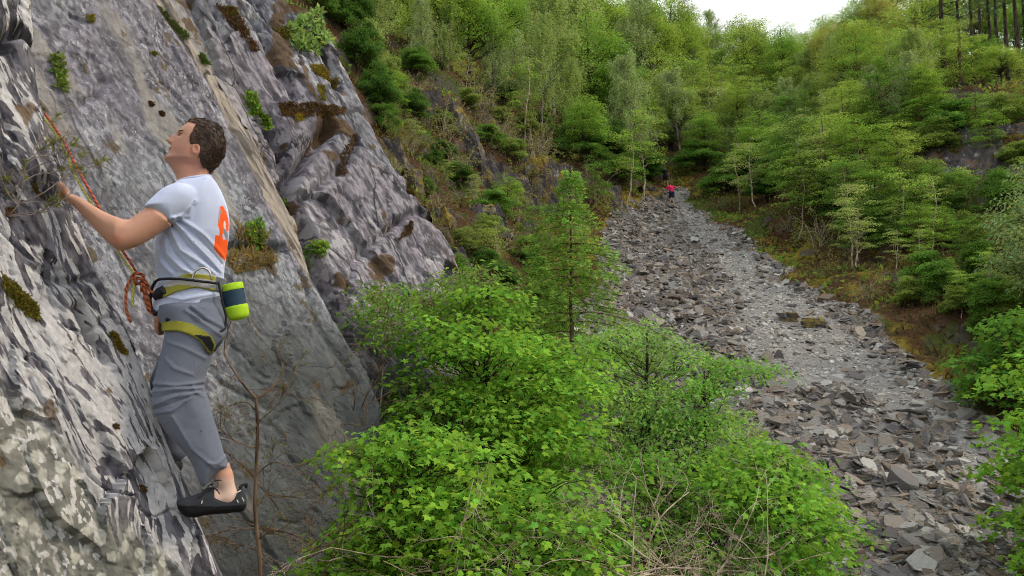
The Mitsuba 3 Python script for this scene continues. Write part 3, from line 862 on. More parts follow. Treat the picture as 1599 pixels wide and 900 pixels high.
def plant(kname, px, Y, top, wide, label, group, rng, name=None, sink=0.15):
    """a tree of this kind rooted on the hillside at (px, Y), as tall and wide as it shows in the photograph"""
    x = float(at(px, top, Y)[0])
    if px > 1070 and sdist(SCREE, np.array([x]), np.array([Y]))[0] < (2.4 if 'fir' not in kname and 'brush' not in kname else 0.6):
        return None
    z = float(ground_z(x, Y)) - sink
    ztop = at(px, top, Y)[2]
    h = max(ztop - z, 0.8)
    proto = dict(tier=5.6, brush=9.0, broad=8.6, tall=5.8, birch=5.6, sapling=3.4, bush=10.5, fir=6.8, pine=3.2)[kname.split('_')[0]]
    w = float(np.clip(wide / F * Y / proto, 0.5 * h / 10, 1.3 * h / 10))
    k = key_for(name or kname.split('_')[0].replace('broad', 'broadleaf_tree').replace('tall', 'woodland_tree').replace('tier', 'layered_tree').replace('birch', 'birch_tree').replace('fir', 'fir_tree').replace('pine', 'pine_tree'))
    labels[k] = dict(label=label, category='bush' if 'bush' in k else 'shrub' if 'brush' in k else 'tree')
    if group:
        labels[k]['group'] = group
    PLANTED.append((k, kname.split('_')[0], px, 0.5 * (top + to_px(np.array([[x, Y, z]]))[0][1])))
    scene[k] = dict(type='instance', g=dict(type='ref', id='kind_' + kname),
                    to_world=T().translate([x, Y, z]).rotate([0, 0, 1], float(rng.uniform(0, 360))).scale([w, w, h / 10.0]))
    return k


rp = np.random.default_rng(5)
W = 'trees of the wood on the far hillside'
FOREST = [  # kind, px, Y, top, width
    ('birch_0', 520, 42, -60, 150), ('birch_0', 585, 44, -40, 130), ('tall_1', 640, 58, -60, 150), ('broad_0', 690, 56, -50, 190), ('broad_1', 735, 57, -20, 170), ('birch_1', 800, 60, 45, 130),
    ('birch_0', 865, 64, -30, 140), ('tall_0', 925, 66, 10, 120), ('birch_0', 890, 75, -20, 150), ('tall_2', 960, 66, 60, 110), ('birch_1', 990, 62, 85, 110), ('birch_0', 700, 54, -10, 70), ('birch_1', 770, 57, 10, 75), ('birch_0', 845, 58, 20, 70), ('birch_1', 660, 52, 0, 70), ('sapling_0', 815, 56, 90, 60), ('sapling_1', 730, 53, 80, 60), ('broad_0', 1010, 82, 5, 130),
    ('broad_1', 760, 75, -50, 190), ('birch_0', 830, 80, -60, 160), ('broad_0', 620, 75, -80, 200), ('tall_1', 940, 90, -30, 140), ('tall_0', 1060, 88, 15, 90), ('birch_1', 1100, 92, 20, 60),
    ('birch_1', 1060, 70, 110, 110), ('broad_0', 1100, 78, 110, 120), ('broad_0', 1155, 84, 20, 110), ('broad_2', 1205, 86, 60, 110), ('tall_0', 1220, 80, 30, 100), ('broad_0', 1270, 82, 45, 130),
    ('broad_2', 1310, 76, 20, 130), ('broad_2', 1370, 70, -20, 140), ('broad_0', 1340, 64, 30, 150), ('birch_1', 1230, 66, 120, 120), ('tall_1', 1150, 68, 120, 110), ('birch_0', 1190, 66, 140, 100),
    ('tier_1', 1300, 58, 140, 160), ('tall_0', 1100, 66, 170, 100), ('broad_1', 1180, 60, 195, 120), ('tall_2', 1050, 72, 190, 90), ('broad_0', 1420, 60, 40, 180), ('tier_1', 1490, 49, 40, 190),
    ('tier_0', 1380, 50, 80, 190), ('broad_0', 1560, 47, 70, 160), ('tier_2', 1270, 52, 180, 130), ('tall_1', 1430, 46, 110, 150), ('tall_2', 1350, 49, 170, 130), ('tier_0', 1460, 43, 140, 150),
    ('bush_1', 900, 60, 165, 90), ('bush_0', 860, 58, 190, 80), ('bush_1', 950, 60, 175, 110), ('bush_0', 920, 57, 205, 90), ('bush_1', 1000, 63, 215, 100), ('bush_0', 1090, 66, 215, 100),
    ('bush_1', 1150, 62, 240, 110), ('bush_0', 1130, 60, 255, 90), ('bush_1', 1215, 55, 235, 120), ('bush_0', 970, 58, 235, 80), ('bush_1', 1010, 64, 245, 70), ('bush_1', 1290, 50, 250, 130),
    ('tall_0', 1345, 72, -30, 110), ('broad_0', 1395, 76, -45, 150), ('tall_1', 1440, 70, -60, 120), ('broad_2', 1480, 74, -50, 150), ('broad_0', 1530, 72, -40, 150), ('tall_0', 1580, 70, -60, 130), ('broad_1', 1610, 66, -20, 150),
    ('tall_0', 1010, 84, -25, 110), ('broad_0', 1050, 86, -15, 120), ('birch_1', 985, 80, -30, 100), ('tall_1', 1078, 90, 5, 80), ('tier_1', 1420, 52, 10, 150), ('tier_0', 1530, 50, 60, 130), ('tier_1', 1590, 48, 95, 120), ('tall_1', 1180, 96, 25, 90), ('tall_0', 1290, 92, 15, 90)]
for kname, px, Y, top, wd in FOREST:
    kk = kname.split('_')[0]
    plant(kname, px, Y, top, wd, f'{KIND_TRUE[kk]} in fresh leaf in the wood on the hillside beyond the scree', W + ', ' + KIND_TRUE[kk], rp)
# the wood behind, thinning to the skyline
for i in range(70):
    px, Y = rp.uniform(480, 1420), rp.uniform(88, 125)
    top = np.interp(px, [480, 900, 1000, 1060, 1100, 1150, 1230, 1330, 1450], [-60, -40, 0, 25, 75, 50, 75, 45, 25]) + rp.uniform(-5, 35)
    kn = ['broad_0', 'broad_1', 'tall_0', 'tall_1', 'birch_0', 'birch_1', 'broad_2'][rp.integers(7)]
    kk = kn.split('_')[0]
    plant(kn, px, Y, top, rp.uniform(80, 120), f'{KIND_TRUE[kk]} far back in the wood near the skyline', 'trees near the skyline, ' + KIND_TRUE[kk], rp)
# the edge of the wood above the scree and the banks
for row, (py0, dx) in enumerate([(165, 34), (195, 34), (225, 36), (252, 40)]):
    for px in np.arange(880 + 9 * row, 1440, dx):
        px = px + rp.uniform(-10, 10)
        q = hit(px, py0 + rp.uniform(-10, 10), 20, 150)
        if sdist(SCREE, q[0], q[1]) < 2.0:
            continue
        kn = ['birch_0', 'birch_1', 'tall_0', 'tall_1', 'tier_0', 'tier_1', 'sapling_0', 'sapling_1', 'tier_2'][rp.integers(9)]
        kk = kn.split('_')[0]
        rise = rp.uniform(85, 150) * (0.8 if row == 3 else 1)
        plant(kn, px, q[1], py0 - rise, rp.uniform(55, 105), f'{KIND_TRUE[kk]} in fresh leaf in the wood on the hillside beyond the scree', W + ', ' + KIND_TRUE[kk], rp)
for px, py, rise, wd in [(1180, 300, 110, 110), (1240, 320, 120, 110), (1290, 335, 130, 120), (1345, 330, 130, 130), (1400, 340, 120, 120), (1455, 350, 80, 110), (1320, 280, 120, 140), (1380, 245, 120, 150)]:
    q = hit(px, py, 20, 90)
    plant('tier_%d' % rp.integers(3), px, q[1], py - rise * 1.15, wd, 'broadleaved tree with layered bright leaves on the right bank above the undergrowth', 'layered trees on the right bank', rp)
# trunks standing against the light on the brow at the upper right
for px, Y, top, wd in [(1462, 52, -120, 95), (1487, 53, -130, 60), (1508, 51, -110, 65), (1521, 55, -120, 60), (1534, 52, -140, 60), (1560, 50, -120, 70), (1575, 49, -150, 80), (1590, 52, -120, 70), (1545, 57, -130, 60)]:
    plant('pine_0', px, Y, top, wd, 'tall bare-trunked pine on the brow at the upper right, dark against the sky', 'pines on the brow', rp)
for px in np.arange(1395, 1650, 15):
    plant('bush_%d' % rp.integers(3), px, rp.uniform(49, 66), rp.uniform(45, 115), rp.uniform(60, 100), 'bush on the brow', 'bushes on the brow', rp)
for px, py in [(1405, 215), (1440, 205), (1480, 196), (1520, 190), (1560, 186), (1600, 182), (1460, 235), (1540, 225), (1590, 250), (1420, 260)]:
    q = hit(px, py, 25, 80)
    plant(['bush_0', 'bush_2', 'tier_1', 'tier_0'][rp.integers(4)], px, q[1] - 0.5, py - rp.uniform(35, 60), rp.uniform(60, 100), 'bush hanging over the dark crag', 'bushes over the crag', rp)
# the right bank: saplings with pale stems, firs, bushes
for px, Y, top in [(1215, 50, 190), (1235, 48, 180), (1262, 46, 170), (1290, 44, 185), (1322, 42, 200), (1180, 53, 215), (1340, 40, 240), (1395, 37, 260), (1150, 56, 220), (1440, 34, 270), (1240, 43, 250), (1300, 40, 240),
                   (1007, 58, 170), (975, 55, 200), (1110, 60, 215)]:
    plant('sapling_%d' % rp.integers(2), px, Y, top, rp.uniform(60, 95), 'slender pale-stemmed sapling growing on the bank beside the scree', 'saplings on the bank', rp)
for px, Y, top, wd in [(1205, 37, 330, 110), (1165, 44, 330, 70), (1245, 41, 340, 90), (1225, 35, 385, 90)]:
    plant('fir_0', px, Y, top, wd, 'small olive green fir with flat layered boughs on the bank right of the track', 'small firs on the bank', rp)
for i in range(40):
    px = rp.uniform(1310, 1640)
    py = rp.uniform(300, 520) + (px - 1450) * 0.12
    q = hit(px, py, 12, 70)
    plant('bush_%d' % rp.integers(3), px, q[1], py - rp.uniform(45, 85), rp.uniform(50, 90), 'leafy green bush in the undergrowth of the right bank', 'bushes on the right bank', rp)
for i in range(44):
    px = rp.uniform(1150, 1620)
    q = hit(px, rp.uniform(330, 500) + (px - 1450) * 0.14, 12, 70)
    plant(['tier_0', 'tier_2', 'tier_2', 'sapling_0', 'sapling_1', 'sapling_0', 'sapling_1'][rp.integers(7)], px, q[1], to_px(q)[0][1] - rp.uniform(90, 150) * (1 if px < 1380 else 0.6), rp.uniform(60, 110), 'slender young tree with open layered leaves on the right bank', 'young trees on the right bank', rp)
# bare brown brushwood of the banks
def brush(rng):
    tw = []
    for _ in range(16):
        twiggy(rng, np.append(rng.normal(0, 1.0, 2), 0.0), np.array([rng.normal(0, 0.6), rng.normal(0, 0.6), 1.0]), rng.uniform(4, 8), 0.07, 2, tw, 0.6, 3)
    lv, col = buds(rng, tw, 700, 0.45, (0.26, 0.27, 0.07))
    return join(tw), lv, col


register_kind('brush_0', brush(rt), 'bark_brown')
register_kind('brush_1', brush(rt), 'bark_pale')
KIND_TRUE['brush'] = 'bare brown brushwood'
for i in range(84):
    if i < 54:
        px, py = rp.uniform(600, 930), rp.uniform(150, 450)
    else:
        px, py = rp.uniform(1110, 1600), rp.uniform(300, 560)
    q = hit(px, py, 14, 75)
    if sdist(SCREE, q[0], q[1]) < 0.8 or q[0] < -0.17 * q[1] - 0.5:
        continue
    plant('brush_%d' % (i % 2), to_px(q)[0][0], q[1], py - rp.uniform(35, 70), rp.uniform(40, 80), 'bare brown brushwood', 'brushwood on the banks', rp, 'brushwood')
# bushes of the left bank
for px, py, rise, wd, kn in [(790, 350, 75, 95, 'tier_0'), (745, 330, 60, 70, 'sapling_1'), (835, 400, 80, 80, 'tier_2'), (760, 420, 70, 100, 'tier_1'), (700, 300, 50, 60, 'sapling_0'), (645, 250, 70, 70, 'sapling_1'), (930, 330, 80, 80, 'tier_2'), (610, 200, 90, 90, 'tier_0'), (575, 140, 110, 110, 'birch_0')]:
    q = hit(px, py, 14, 75)
    plant(kn, px, q[1], py - rise, wd, 'small bright green tree among the mossy rocks of the left bank', 'small trees on the left bank', rp)
for px, py, h, wd in [(600, 150, 70, 90), (640, 190, 60, 70), (600, 215, 60, 60), (650, 120, 50, 70), (770, 340, 50, 70), (800, 330, 50, 60), (720, 390, 40, 60), (750, 430, 50, 80), (690, 205, 40, 50), (820, 420, 60, 60),
                      (700, 450, 60, 90), (780, 460, 60, 90), (650, 500, 70, 80), (610, 480, 70, 80), (850, 470, 50, 60), (730, 170, 35, 60), (780, 195, 30, 60), (675, 260, 30, 40), (880, 250, 40, 60), (840, 200, 30, 50), (690, 255, 40, 60), (720, 290, 40, 60), (760, 230, 40, 70), (800, 250, 40, 60), (820, 210, 40, 60), (660, 310, 40, 60), (680, 420, 50, 70), (760, 380, 50, 70), (900, 210, 50, 80), (780, 160, 40, 70),
                      (590, 180, 90, 80), (560, 120, 100, 90), (545, 60, 100, 90), (500, 30, 80, 90)]:
    q = hit(px, py, 14, 75)
    plant('bush_%d' % rp.integers(3), px, q[1], py - h, wd, 'small light green bush among the mossy rocks of the left bank', 'bushes on the left bank', rp)

# ---------------------------------------------------------------- the trees in front of the scree
def poly_clumps(rng, outline, Y, dY, n, rx, rz, low=None):
    """clumps through the volume of a crown whose outline the photograph shows, at its own distance and depth"""
    o = np.array(outline, float)
    out, pts, tries = [], [], 0
    lo, hi = o.min(0), o.max(0)
    while len(out) < n and tries < 8000:
        tries += 1
        px, py = rng.uniform(lo, hi)
        d = -sdist(o, np.array([px]), np.array([py]))[0]
        if d < rx * 0.35 / Y * F:
            continue
        depth = dY * min(1.0, math.sqrt(d / (0.3 * min(hi - lo)))) * rng.uniform(-1, 1)
        q = at(px, py, Y + depth)
        r = rx * rng.uniform(0.65, 1.3)
        if all(np.linalg.norm((q - w) / [1, 1, 0.55]) > rx * 0.72 for w in pts):
            pts.append(q)
            out.append((*q, r, rz * rng.uniform(0.7, 1.3)))
    return out


def fore_tree(name, label, outline, Y, dY, n, rx, rz, stem_px, leaf, size, color, per_area, seed, bark_mat='bark_dark', trunk_r=0.07, cat='tree', group=None, twigs=3, **kw):
    rng = np.random.default_rng(seed)
    cl = poly_clumps(rng, outline, Y, dY, n, rx, rz)
    (bx, _), (tx, ty) = stem_px
    top = at(tx, ty, Y)
    b = at(bx, 1000, Y)
    base = np.array([b[0], Y, float(ground_z(b[0], Y)) - 0.1])
    w, c, col = grow(base, top, trunk_r, cl, leaf, size, rng, color, per_area, twigs=twigs, limbs=0.6, **kw)
    k = thing(name, label, cat, group)
    part(k, 'trunk', w, bark_mat, True)
    part(k, 'crown', c, 'leaf_mat', color=col)
    return k


BR = (0.225, 0.44, 0.055)
fore_tree('maple_tree', 'bright green maple with a dark trunk standing in the middle in front of the scree', [(750, 438), (800, 450), (835, 500), (905, 520), (940, 600), (950, 700), (900, 800), (800, 830), (700, 800), (600, 720), (600, 600), (630, 560), (650, 490)],
          10.5, 1.7, 165, 0.46, 0.11, [(750, 0), (762, 450)], 'maple', 0.082, BR, 520, 1, trunk_r=0.11)
fore_tree('maple_tree', 'low bright maple whose leafy tier reaches left towards the foot of the slab', [(515, 700), (560, 665), (640, 640), (760, 680), (800, 760), (760, 900), (640, 960), (470, 960), (440, 890), (520, 820), (560, 780), (515, 740)],
          7.0, 0.85, 120, 0.30, 0.08, [(650, 0), (640, 690)], 'maple', 0.072, (0.23, 0.45, 0.055), 620, 2, trunk_r=0.06)
fore_tree('maple_tree', 'leafy maple at the bottom of the frame below the tangle of dead twigs', [(680, 760), (800, 740), (900, 730), (980, 800), (1000, 980), (640, 980), (600, 900)],
          7.4, 1.2, 120, 0.31, 0.08, [(790, 0), (800, 800)], 'maple', 0.074, (0.22, 0.44, 0.055), 560, 3, trunk_r=0.06)
fore_tree('hazel_tree', 'pale fine-leaved tree right of the central maple, its crown against the slate rubble', [(900, 520), (960, 500), (1030, 505), (1090, 545), (1100, 590), (1190, 640), (1230, 720), (1240, 800), (1100, 830), (960, 780), (900, 650)],
          13.0, 1.9, 150, 0.42, 0.20, [(1000, 0), (1010, 520)], 'oval', 0.085, (0.28, 0.48, 0.11), 620, 4, trunk_r=0.09, flat=0.45)
fore_tree('hazel_tree', 'fine-leaved tree with a feathery branch stretching right over the scree', [(1040, 570), (1130, 548), (1230, 580), (1225, 605), (1140, 610), (1120, 700), (1200, 720), (1300, 760), (1290, 800), (1180, 830), (1080, 760), (1030, 660)],
          12.2, 1.2, 80, 0.36, 0.14, [(1110, 0), (1100, 580)], 'oval', 0.08, (0.23, 0.45, 0.08), 560, 5, trunk_r=0.07, flat=0.5)
fore_tree('maple_tree', 'bright yellow-green maple low on the right edge of the thicket beside the scree', [(1120, 690), (1230, 680), (1290, 740), (1320, 830), (1325, 980), (1130, 980), (1170, 850), (1080, 770)],
          10.0, 1.4, 110, 0.40, 0.10, [(1240, 0), (1230, 720)], 'maple', 0.08, (0.23, 0.46, 0.06), 520, 6, trunk_r=0.06)
fore_tree('maple_tree', 'dark leafy maple deep in the thicket under the dead twigs', [(880, 700), (1000, 690), (1150, 740), (1200, 850), (1180, 980), (900, 980)],
          9.6, 1.0, 70, 0.38, 0.14, [(1040, 0), (1040, 740)], 'maple', 0.075, (0.16, 0.34, 0.045), 500, 7, trunk_r=0.07)
fore_tree('maple_tree', 'bright maple leaning in at the lower right edge beyond the scree', [(1545, 660), (1575, 560), (1640, 500), (1760, 560), (1760, 980), (1560, 980), (1570, 850), (1530, 790), (1545, 740)],
          13.5, 1.6, 100, 0.45, 0.16, [(1660, 0), (1650, 560)], 'maple', 0.12, (0.23, 0.45, 0.055), 300, 8, trunk_r=0.10)
fore_tree('sycamore_tree', 'deep green layered tree at the right edge above the bright maple', [(1480, 600), (1500, 540), (1540, 490), (1640, 470), (1640, 640), (1560, 640), (1500, 640)],
          20.5, 1.5, 60, 0.6, 0.2, [(1580, 0), (1570, 500)], 'maple', 0.17, (0.120, 0.264, 0.040), 140, 9, trunk_r=0.10)
fore_tree('willow_tree', 'pale grey-green tree at the right edge below the dark crag', [(1555, 420), (1565, 320), (1600, 250), (1680, 240), (1700, 460), (1600, 470)],
          24.0, 1.6, 60, 0.7, 0.3, [(1620, 0), (1620, 280)], 'oval', 0.14, (0.272, 0.376, 0.144), 240, 10, trunk_r=0.10, flat=0.4)
fore_tree('rowan_tree', 'small airy tree with thin brown stems at the foot of the far slab', [(560, 470), (590, 425), (640, 440), (660, 500), (640, 560), (580, 560), (555, 520)],
          10.4, 0.6, 40, 0.34, 0.12, [(605, 0), (605, 440)], 'oval', 0.075, (0.192, 0.360, 0.056), 420, 12, 'bark_pale', trunk_r=0.03)
fore_tree('rowan_tree', 'small airy tree between the far slab and the central maple', [(640, 470), (690, 420), (760, 400), (800, 440), (800, 520), (700, 540), (650, 540)],
          11.3, 0.7, 46, 0.4, 0.15, [(720, 0), (720, 420)], 'oval', 0.09, (0.208, 0.344, 0.064), 300, 13, 'bark_pale', trunk_r=0.03)
for i, (px, Y, tp, R_, col) in enumerate([(892, 20.0, 262, 2.5, (0.24, 0.42, 0.075)), (845, 23.5, 400, 1.6, (0.26, 0.43, 0.08))]):
    rl = np.random.default_rng(70 + i)
    x = (px - 799.5) / F * Y
    z0 = float(ground_z(x, Y)) - 0.1
    Hh = at(px, tp, Y)[2] - z0
    w, c, col = conifer(rl, Hh, R_, 0.10, 26 if i == 0 else 18, 0.13, col, 0.40, 190, 0.08, gap=0.12)
    k = thing('larch_tree', ['soft green young larch with a pointed top between the maple and the scree', 'shorter larch behind and left of the pointed one'][i], 'tree')
    part(k, 'trunk', (w[0] + [x, Y, z0], w[1]), 'bark_brown', True)
    part(k, 'crown', (c[0] + [x, Y, z0], c[1]), 'leaf_mat', color=col)


# ---------------------------------------------------------------- bare saplings and dead twigs
r3 = np.random.default_rng(31)
stem = spline([at(407, 1000, 4.6), at(406, 880, 4.6), at(398, 780, 4.62), at(402, 690, 4.6), at(400, 622, 4.6)], 16)
tw = [tube(stem, np.linspace(0.0135, 0.009, 16), 7)]
for pts, r in [([(400, 622), (372, 590), (350, 540), (362, 500)], 0.007), ([(400, 622), (425, 605), (441, 585), (430, 550)], 0.008), ([(398, 640), (380, 628), (365, 632)], 0.005), ([(403, 740), (430, 722), (455, 728), (480, 722)], 0.004),
               ([(400, 790), (425, 772), (450, 776), (485, 768)], 0.004), ([(401, 660), (425, 640), (450, 600), (462, 570)], 0.004), ([(405, 840), (440, 830), (480, 850)], 0.005), ([(399, 700), (370, 690), (345, 670)], 0.004)]:
    P = spline([at(x, y, 4.6 + 0.06 * i * (-1) ** len(pts)) for i, (x, y) in enumerate(pts)], 9)
    tw.append(tube(P, np.linspace(r, r * 0.5, 9), 5))
    for _ in range(7):
        i = r3.integers(1, 9)
        twiggy(r3, P[i], unit(P[i] - P[i - 1]) + r3.normal(0, 0.7, 3), r3.uniform(0.14, 0.34), 0.0020, 2, tw, 0.6)
k = thing('bare_sapling', 'thin brown sapling with bare forking twigs just right of the climber', 'tree')
part(k, 'trunk', join(tw), 'bark_brown', True)
b, c = buds(r3, tw, 900, 0.014, (0.20, 0.23, 0.05))
part(k, 'crown', b, 'leaf_mat', color=c)

for i, (px, py, Y, n, L, bm, lab) in enumerate([
        (985, 905, 6.6, 15, 1.0, 'bark_pale', 'tangle of pale dead branches in front of the thicket at the bottom'),
        (1085, 930, 6.8, 13, 1.0, 'bark_pale', 'pale dead branch spreading right over the thicket at the bottom'),
        (475, 880, 6.2, 10, 0.9, 'bark_brown', 'bare brown twigs crossing the dark foot of the near slab'),
        (1190, 950, 7.4, 10, 0.9, 'bark_pale', 'bare tan twigs at the lower right end of the thicket'),
        (690, 900, 6.3, 9, 0.9, 'bark_pale', 'thin bare shrub in front of the low maples'),
        (575, 640, 8.9, 9, 0.9, 'bark_brown', 'leafless brown shrub at the right edge of the near slab'),
        (640, 640, 11.5, 6, 1.1, 'bark_pale', 'leafless pale shrub left of the central maple')]):
    tw = []
    a = at(px, py, Y)
    for _ in range(n):
        twiggy(r3, a + r3.normal(0, 0.12, 3), np.array([r3.normal(0, 1.1), r3.normal(0, 0.5), 0.65]), L * r3.uniform(0.6, 1.1), 0.0075 if bm == 'bark_pale' else 0.006, 3, tw, 1.5, 2 if bm == 'bark_brown' else 3)
    k = thing('dead_shrub', lab, 'shrub')
    put(k, join(tw), bm, True)

# ---------------------------------------------------------------- the climber
_c0 = at(310, 480, 1.0)
CEY = unit(np.array([_c0[0], 1, 0]))
CEX = np.array([CEY[1], -CEY[0], 0])
CC = _c0 * 3.42
CD = CC @ CEY


def body(px, py, b=0.0):
    """a pixel of the photograph as (a, b, c) in the climber's own frame: forwards is -a, his left is -b, up is c"""
    d = at(px, py, 1.0)
    w = d * ((CD + b) / (d @ CEY)) - CC
    return np.array([w @ CEX, b, w[2]])


def to_world(v):
    v = np.asarray(v, float)
    return CC + v[:, :1] * CEX + v[:, 1:2] * CEY + v[:, 2:3] * [0, 0, 1.0]


def outline(pts, b=0.0, smooth=3):
    q = np.array([body(x, y, b) for x, y in pts])[:, [0, 2]]
    for _ in range(smooth - 1):                                    # corners cut
        n = np.roll(q, -1, 0)
        q = np.stack([0.75 * q + 0.25 * n, 0.25 * q + 0.75 * n], 1).reshape(-1, 2)
    return q


class Field:
    """signed shapes sampled on a grid, turned into one mesh by surface nets"""
    def __init__(self, lo, hi, h):
        self.lo, self.h = np.array(lo, float), h
        self.n = np.ceil((np.array(hi) - lo) / h).astype(int) + 1
        ax = [lo[k] + h * np.arange(self.n[k]) for k in range(3)]
        self.A, self.B, self.C = ax[0][:, None, None], ax[1][None, :, None], ax[2][None, None, :]
        self.a2, self.c2 = np.meshgrid(ax[0], ax[2], indexing='ij')
        self.f = np.full(self.n, 0.2, np.float32)

    def inflate(self, poly, b0, W, R, power=1.0):
        """a rounded body over a side outline: half as thick as W, its rim rounded over R"""
        d = -sdist(poly, self.a2, self.c2)
        t = np.clip(1 - d / R, 0, 4)[:, None, :]
        b0 = b0[:, None, :] if np.ndim(b0) == 2 else b0
        W_ = W[:, None, :] if np.ndim(W) == 2 else W
        q = (np.abs(self.B - b0) / W_) ** (2.0 / power) + t ** 2
        R_ = R[:, None, :] if np.ndim(R) == 2 else R
        return ((np.sqrt(q) - 1) * np.minimum(R_, W_)).astype(np.float32)

    def near(self, p, q, r):
        """the part of the grid round a bone"""
        lo = np.clip(((np.minimum(p, q) - r - self.lo) / self.h).astype(int), 0, self.n - 1)
        hi = np.clip(((np.maximum(p, q) + r - self.lo) / self.h).astype(int) + 2, 1, self.n)
        return tuple(slice(a, b) for a, b in zip(lo, np.maximum(hi, lo + 1)))

    def bone(self, p, q, r0, r1, k=0.01):
        s = self.near(p, q, max(r0, r1) + k + 0.008)
        A, B, C = self.A[s[0]], self.B[:, s[1]], self.C[:, :, s[2]]
        d = q - p
        t = np.clip(((A - p[0]) * d[0] + (B - p[1]) * d[1] + (C - p[2]) * d[2]) / (d @ d + 1e-12), 0, 1)
        g = np.sqrt((A - p[0] - t * d[0]) ** 2 + (B - p[1] - t * d[1]) ** 2 + (C - p[2] - t * d[2]) ** 2) - (r0 + (r1 - r0) * t)
        self.add(g, k, s)

    def cones(self, pts, rads, k=0.01):
        for p, q, r0, r1 in zip(pts[:-1], pts[1:], rads[:-1], rads[1:]):
            self.bone(p, q, r0, r1, k)

    def ball(self, p, r, k=0.006, hole=None):
        s = self.near(np.array(p), np.array(p), max(r) + k + 0.006)
        e = lambda p, r: (np.sqrt(((self.A[s[0]] - p[0]) / r[0]) ** 2 + ((self.B[:, s[1]] - p[1]) / r[1]) ** 2 + ((self.C[:, :, s[2]] - p[2]) / r[2]) ** 2) - 1) * min(r)
        g = e(p, r)
        self.add(g if hole is None else np.maximum(g, -e(*hole)), k, s)

    def add(self, g, k=0.01, s=(slice(None),) * 3):
        f = self.f[s]
        h = np.clip(0.5 + 0.5 * (f - g) / k, 0, 1)
        self.f[s] = f + (g - f) * h - k * h * (1 - h)

    def mesh(self, f=None):
        f = self.f if f is None else f
        s = f < 0
        n = f.shape
        c = np.zeros([k - 1 for k in n], np.int8)
        for o in np.ndindex(2, 2, 2):
            c += s[o[0]:n[0] - 1 + o[0], o[1]:n[1] - 1 + o[1], o[2]:n[2] - 1 + o[2]]
        ijk = np.argwhere((c > 0) & (c < 8))
        idx = np.full(c.shape, -1, np.int64)
        idx[tuple(ijk.T)] = np.arange(len(ijk))
        acc, cnt = np.zeros((len(ijk), 3)), np.zeros(len(ijk))
        val = lambda o: f[ijk[:, 0] + o[0], ijk[:, 1] + o[1], ijk[:, 2] + o[2]].astype(float)
        cor = {o: val(o) for o in np.ndindex(2, 2, 2)}
        for k in range(3):
            for o in np.ndindex(2, 2, 2):
                if o[k] == 0:
                    o2 = tuple(o[j] + (j == k) for j in range(3))
                    a, b = cor[o], cor[o2]
                    m = (a < 0) != (b < 0)
                    t = np.where(m, a / np.where(m, a - b, 1), 0)
                    e = np.tile(np.array(o, float), (len(ijk), 1))
                    e[:, k] += t
                    acc[m] += e[m]
                    cnt[m] += 1
        v = self.lo + self.h * (ijk + acc / cnt[:, None])
        F_ = []
        for k in range(3):
            i, j = [q for q in range(3) if q != k]
            sl0, sl1 = [slice(1, m - 1) for m in n], [slice(1, m - 1) for m in n]
            sl0[k], sl1[k] = slice(0, n[k] - 1), slice(1, n[k])
            a, b = s[tuple(sl0)], s[tuple(sl1)]
            e = np.argwhere(a != b)
            inn = a[tuple(e.T)]
            base = e + [0 if q == k else 1 for q in range(3)]
            cells = []
            for di, dj in ((-1, -1), (0, -1), (0, 0), (-1, 0)):
                q = base.copy()
                q[:, i] += di
                q[:, j] += dj
                cells.append(idx[tuple(q.T)])
            q = np.stack(cells, 1)
            fl = inn if k != 1 else ~inn
            q[~fl] = q[~fl][:, ::-1]
            F_.append(q[(q >= 0).all(1)])
        q = np.vstack(F_)
        return v, np.vstack([q[:, [0, 1, 2]], q[:, [0, 2, 3]]])


def bpx(pts, b=0.0):
    return np.array([body(*q) if len(q) == 3 else body(*q, b) for q in pts])


def tidy(m, it=2):
    t = trimesh.Trimesh(m[0], m[1], process=False)
    trimesh.smoothing.filter_taubin(t, iterations=it * 2)
    return np.array(t.vertices), np.array(t.faces)


PX = np.linalg.norm(body(311, 480) - body(310, 480))               # a pixel at his distance, in metres

HEAD_PX = [(292, 193), (284, 199), (278.5, 204.5), (276.4, 208), (275.6, 212), (272.8, 217), (270.2, 222), (268.2, 226), (266.6, 229.5), (265.6, 233),
           (264.8, 237), (263.0, 240.5), (259.4, 243.4), (257.2, 245.8), (256.3, 248), (258, 252), (262, 255), (266.5, 260.5), (271.5, 268), (275, 276), (276.5, 286), (278, 312),
           (330, 312), (330, 284), (327.5, 276), (328, 268), (338, 257), (345, 241), (347.5, 223), (340, 203), (325, 193.5), (306, 190)]
HAIR_PX = [(287.5, 193.5), (289, 190.5), (296, 188.6), (305, 186), (316, 186.6), (327, 189.8), (337, 193.8), (344.5, 200), (349.5, 208.5), (352.5, 221), (352.2, 236), (349, 246), (342, 257), (333, 266), (326.5, 271.5),
           (322, 267), (315, 260.5), (311.5, 255), (310, 249), (313, 243), (313.2, 236.5), (310, 232), (304.5, 231), (300, 233), (296.2, 231.5), (297, 224), (299.5, 214), (303, 207), (308, 201), (301, 197), (295, 195.5)]
SHIRT_PX = [(277, 284), (285, 281.5), (300, 279.5), (315, 277), (328, 275.5), (336, 284), (344, 297), (351, 313), (356.5, 330), (358.5, 348), (357.5, 370), (354.5, 395), (351, 414), (349.5, 432), (352, 446), (352, 470), (354, 520), (239, 520), (240, 470), (243.5, 445), (243, 425), (241.5, 402), (242, 380), (244, 360), (246, 335), (252, 312), (262, 296)]
ARM_PX = [(300, 300), (278, 292), (255, 305), (226, 326), (212, 336), (200, 345.5), (183, 340), (165, 332), (142, 317), (122, 303), (110, 298), (103, 295), (96, 296), (96, 306), (105, 312), (112, 318), (124, 331), (141, 350), (158, 369),
          (172, 382), (184, 391), (192, 392.5), (204, 389), (220, 383), (242, 369), (265, 353), (290, 345), (305, 325)]
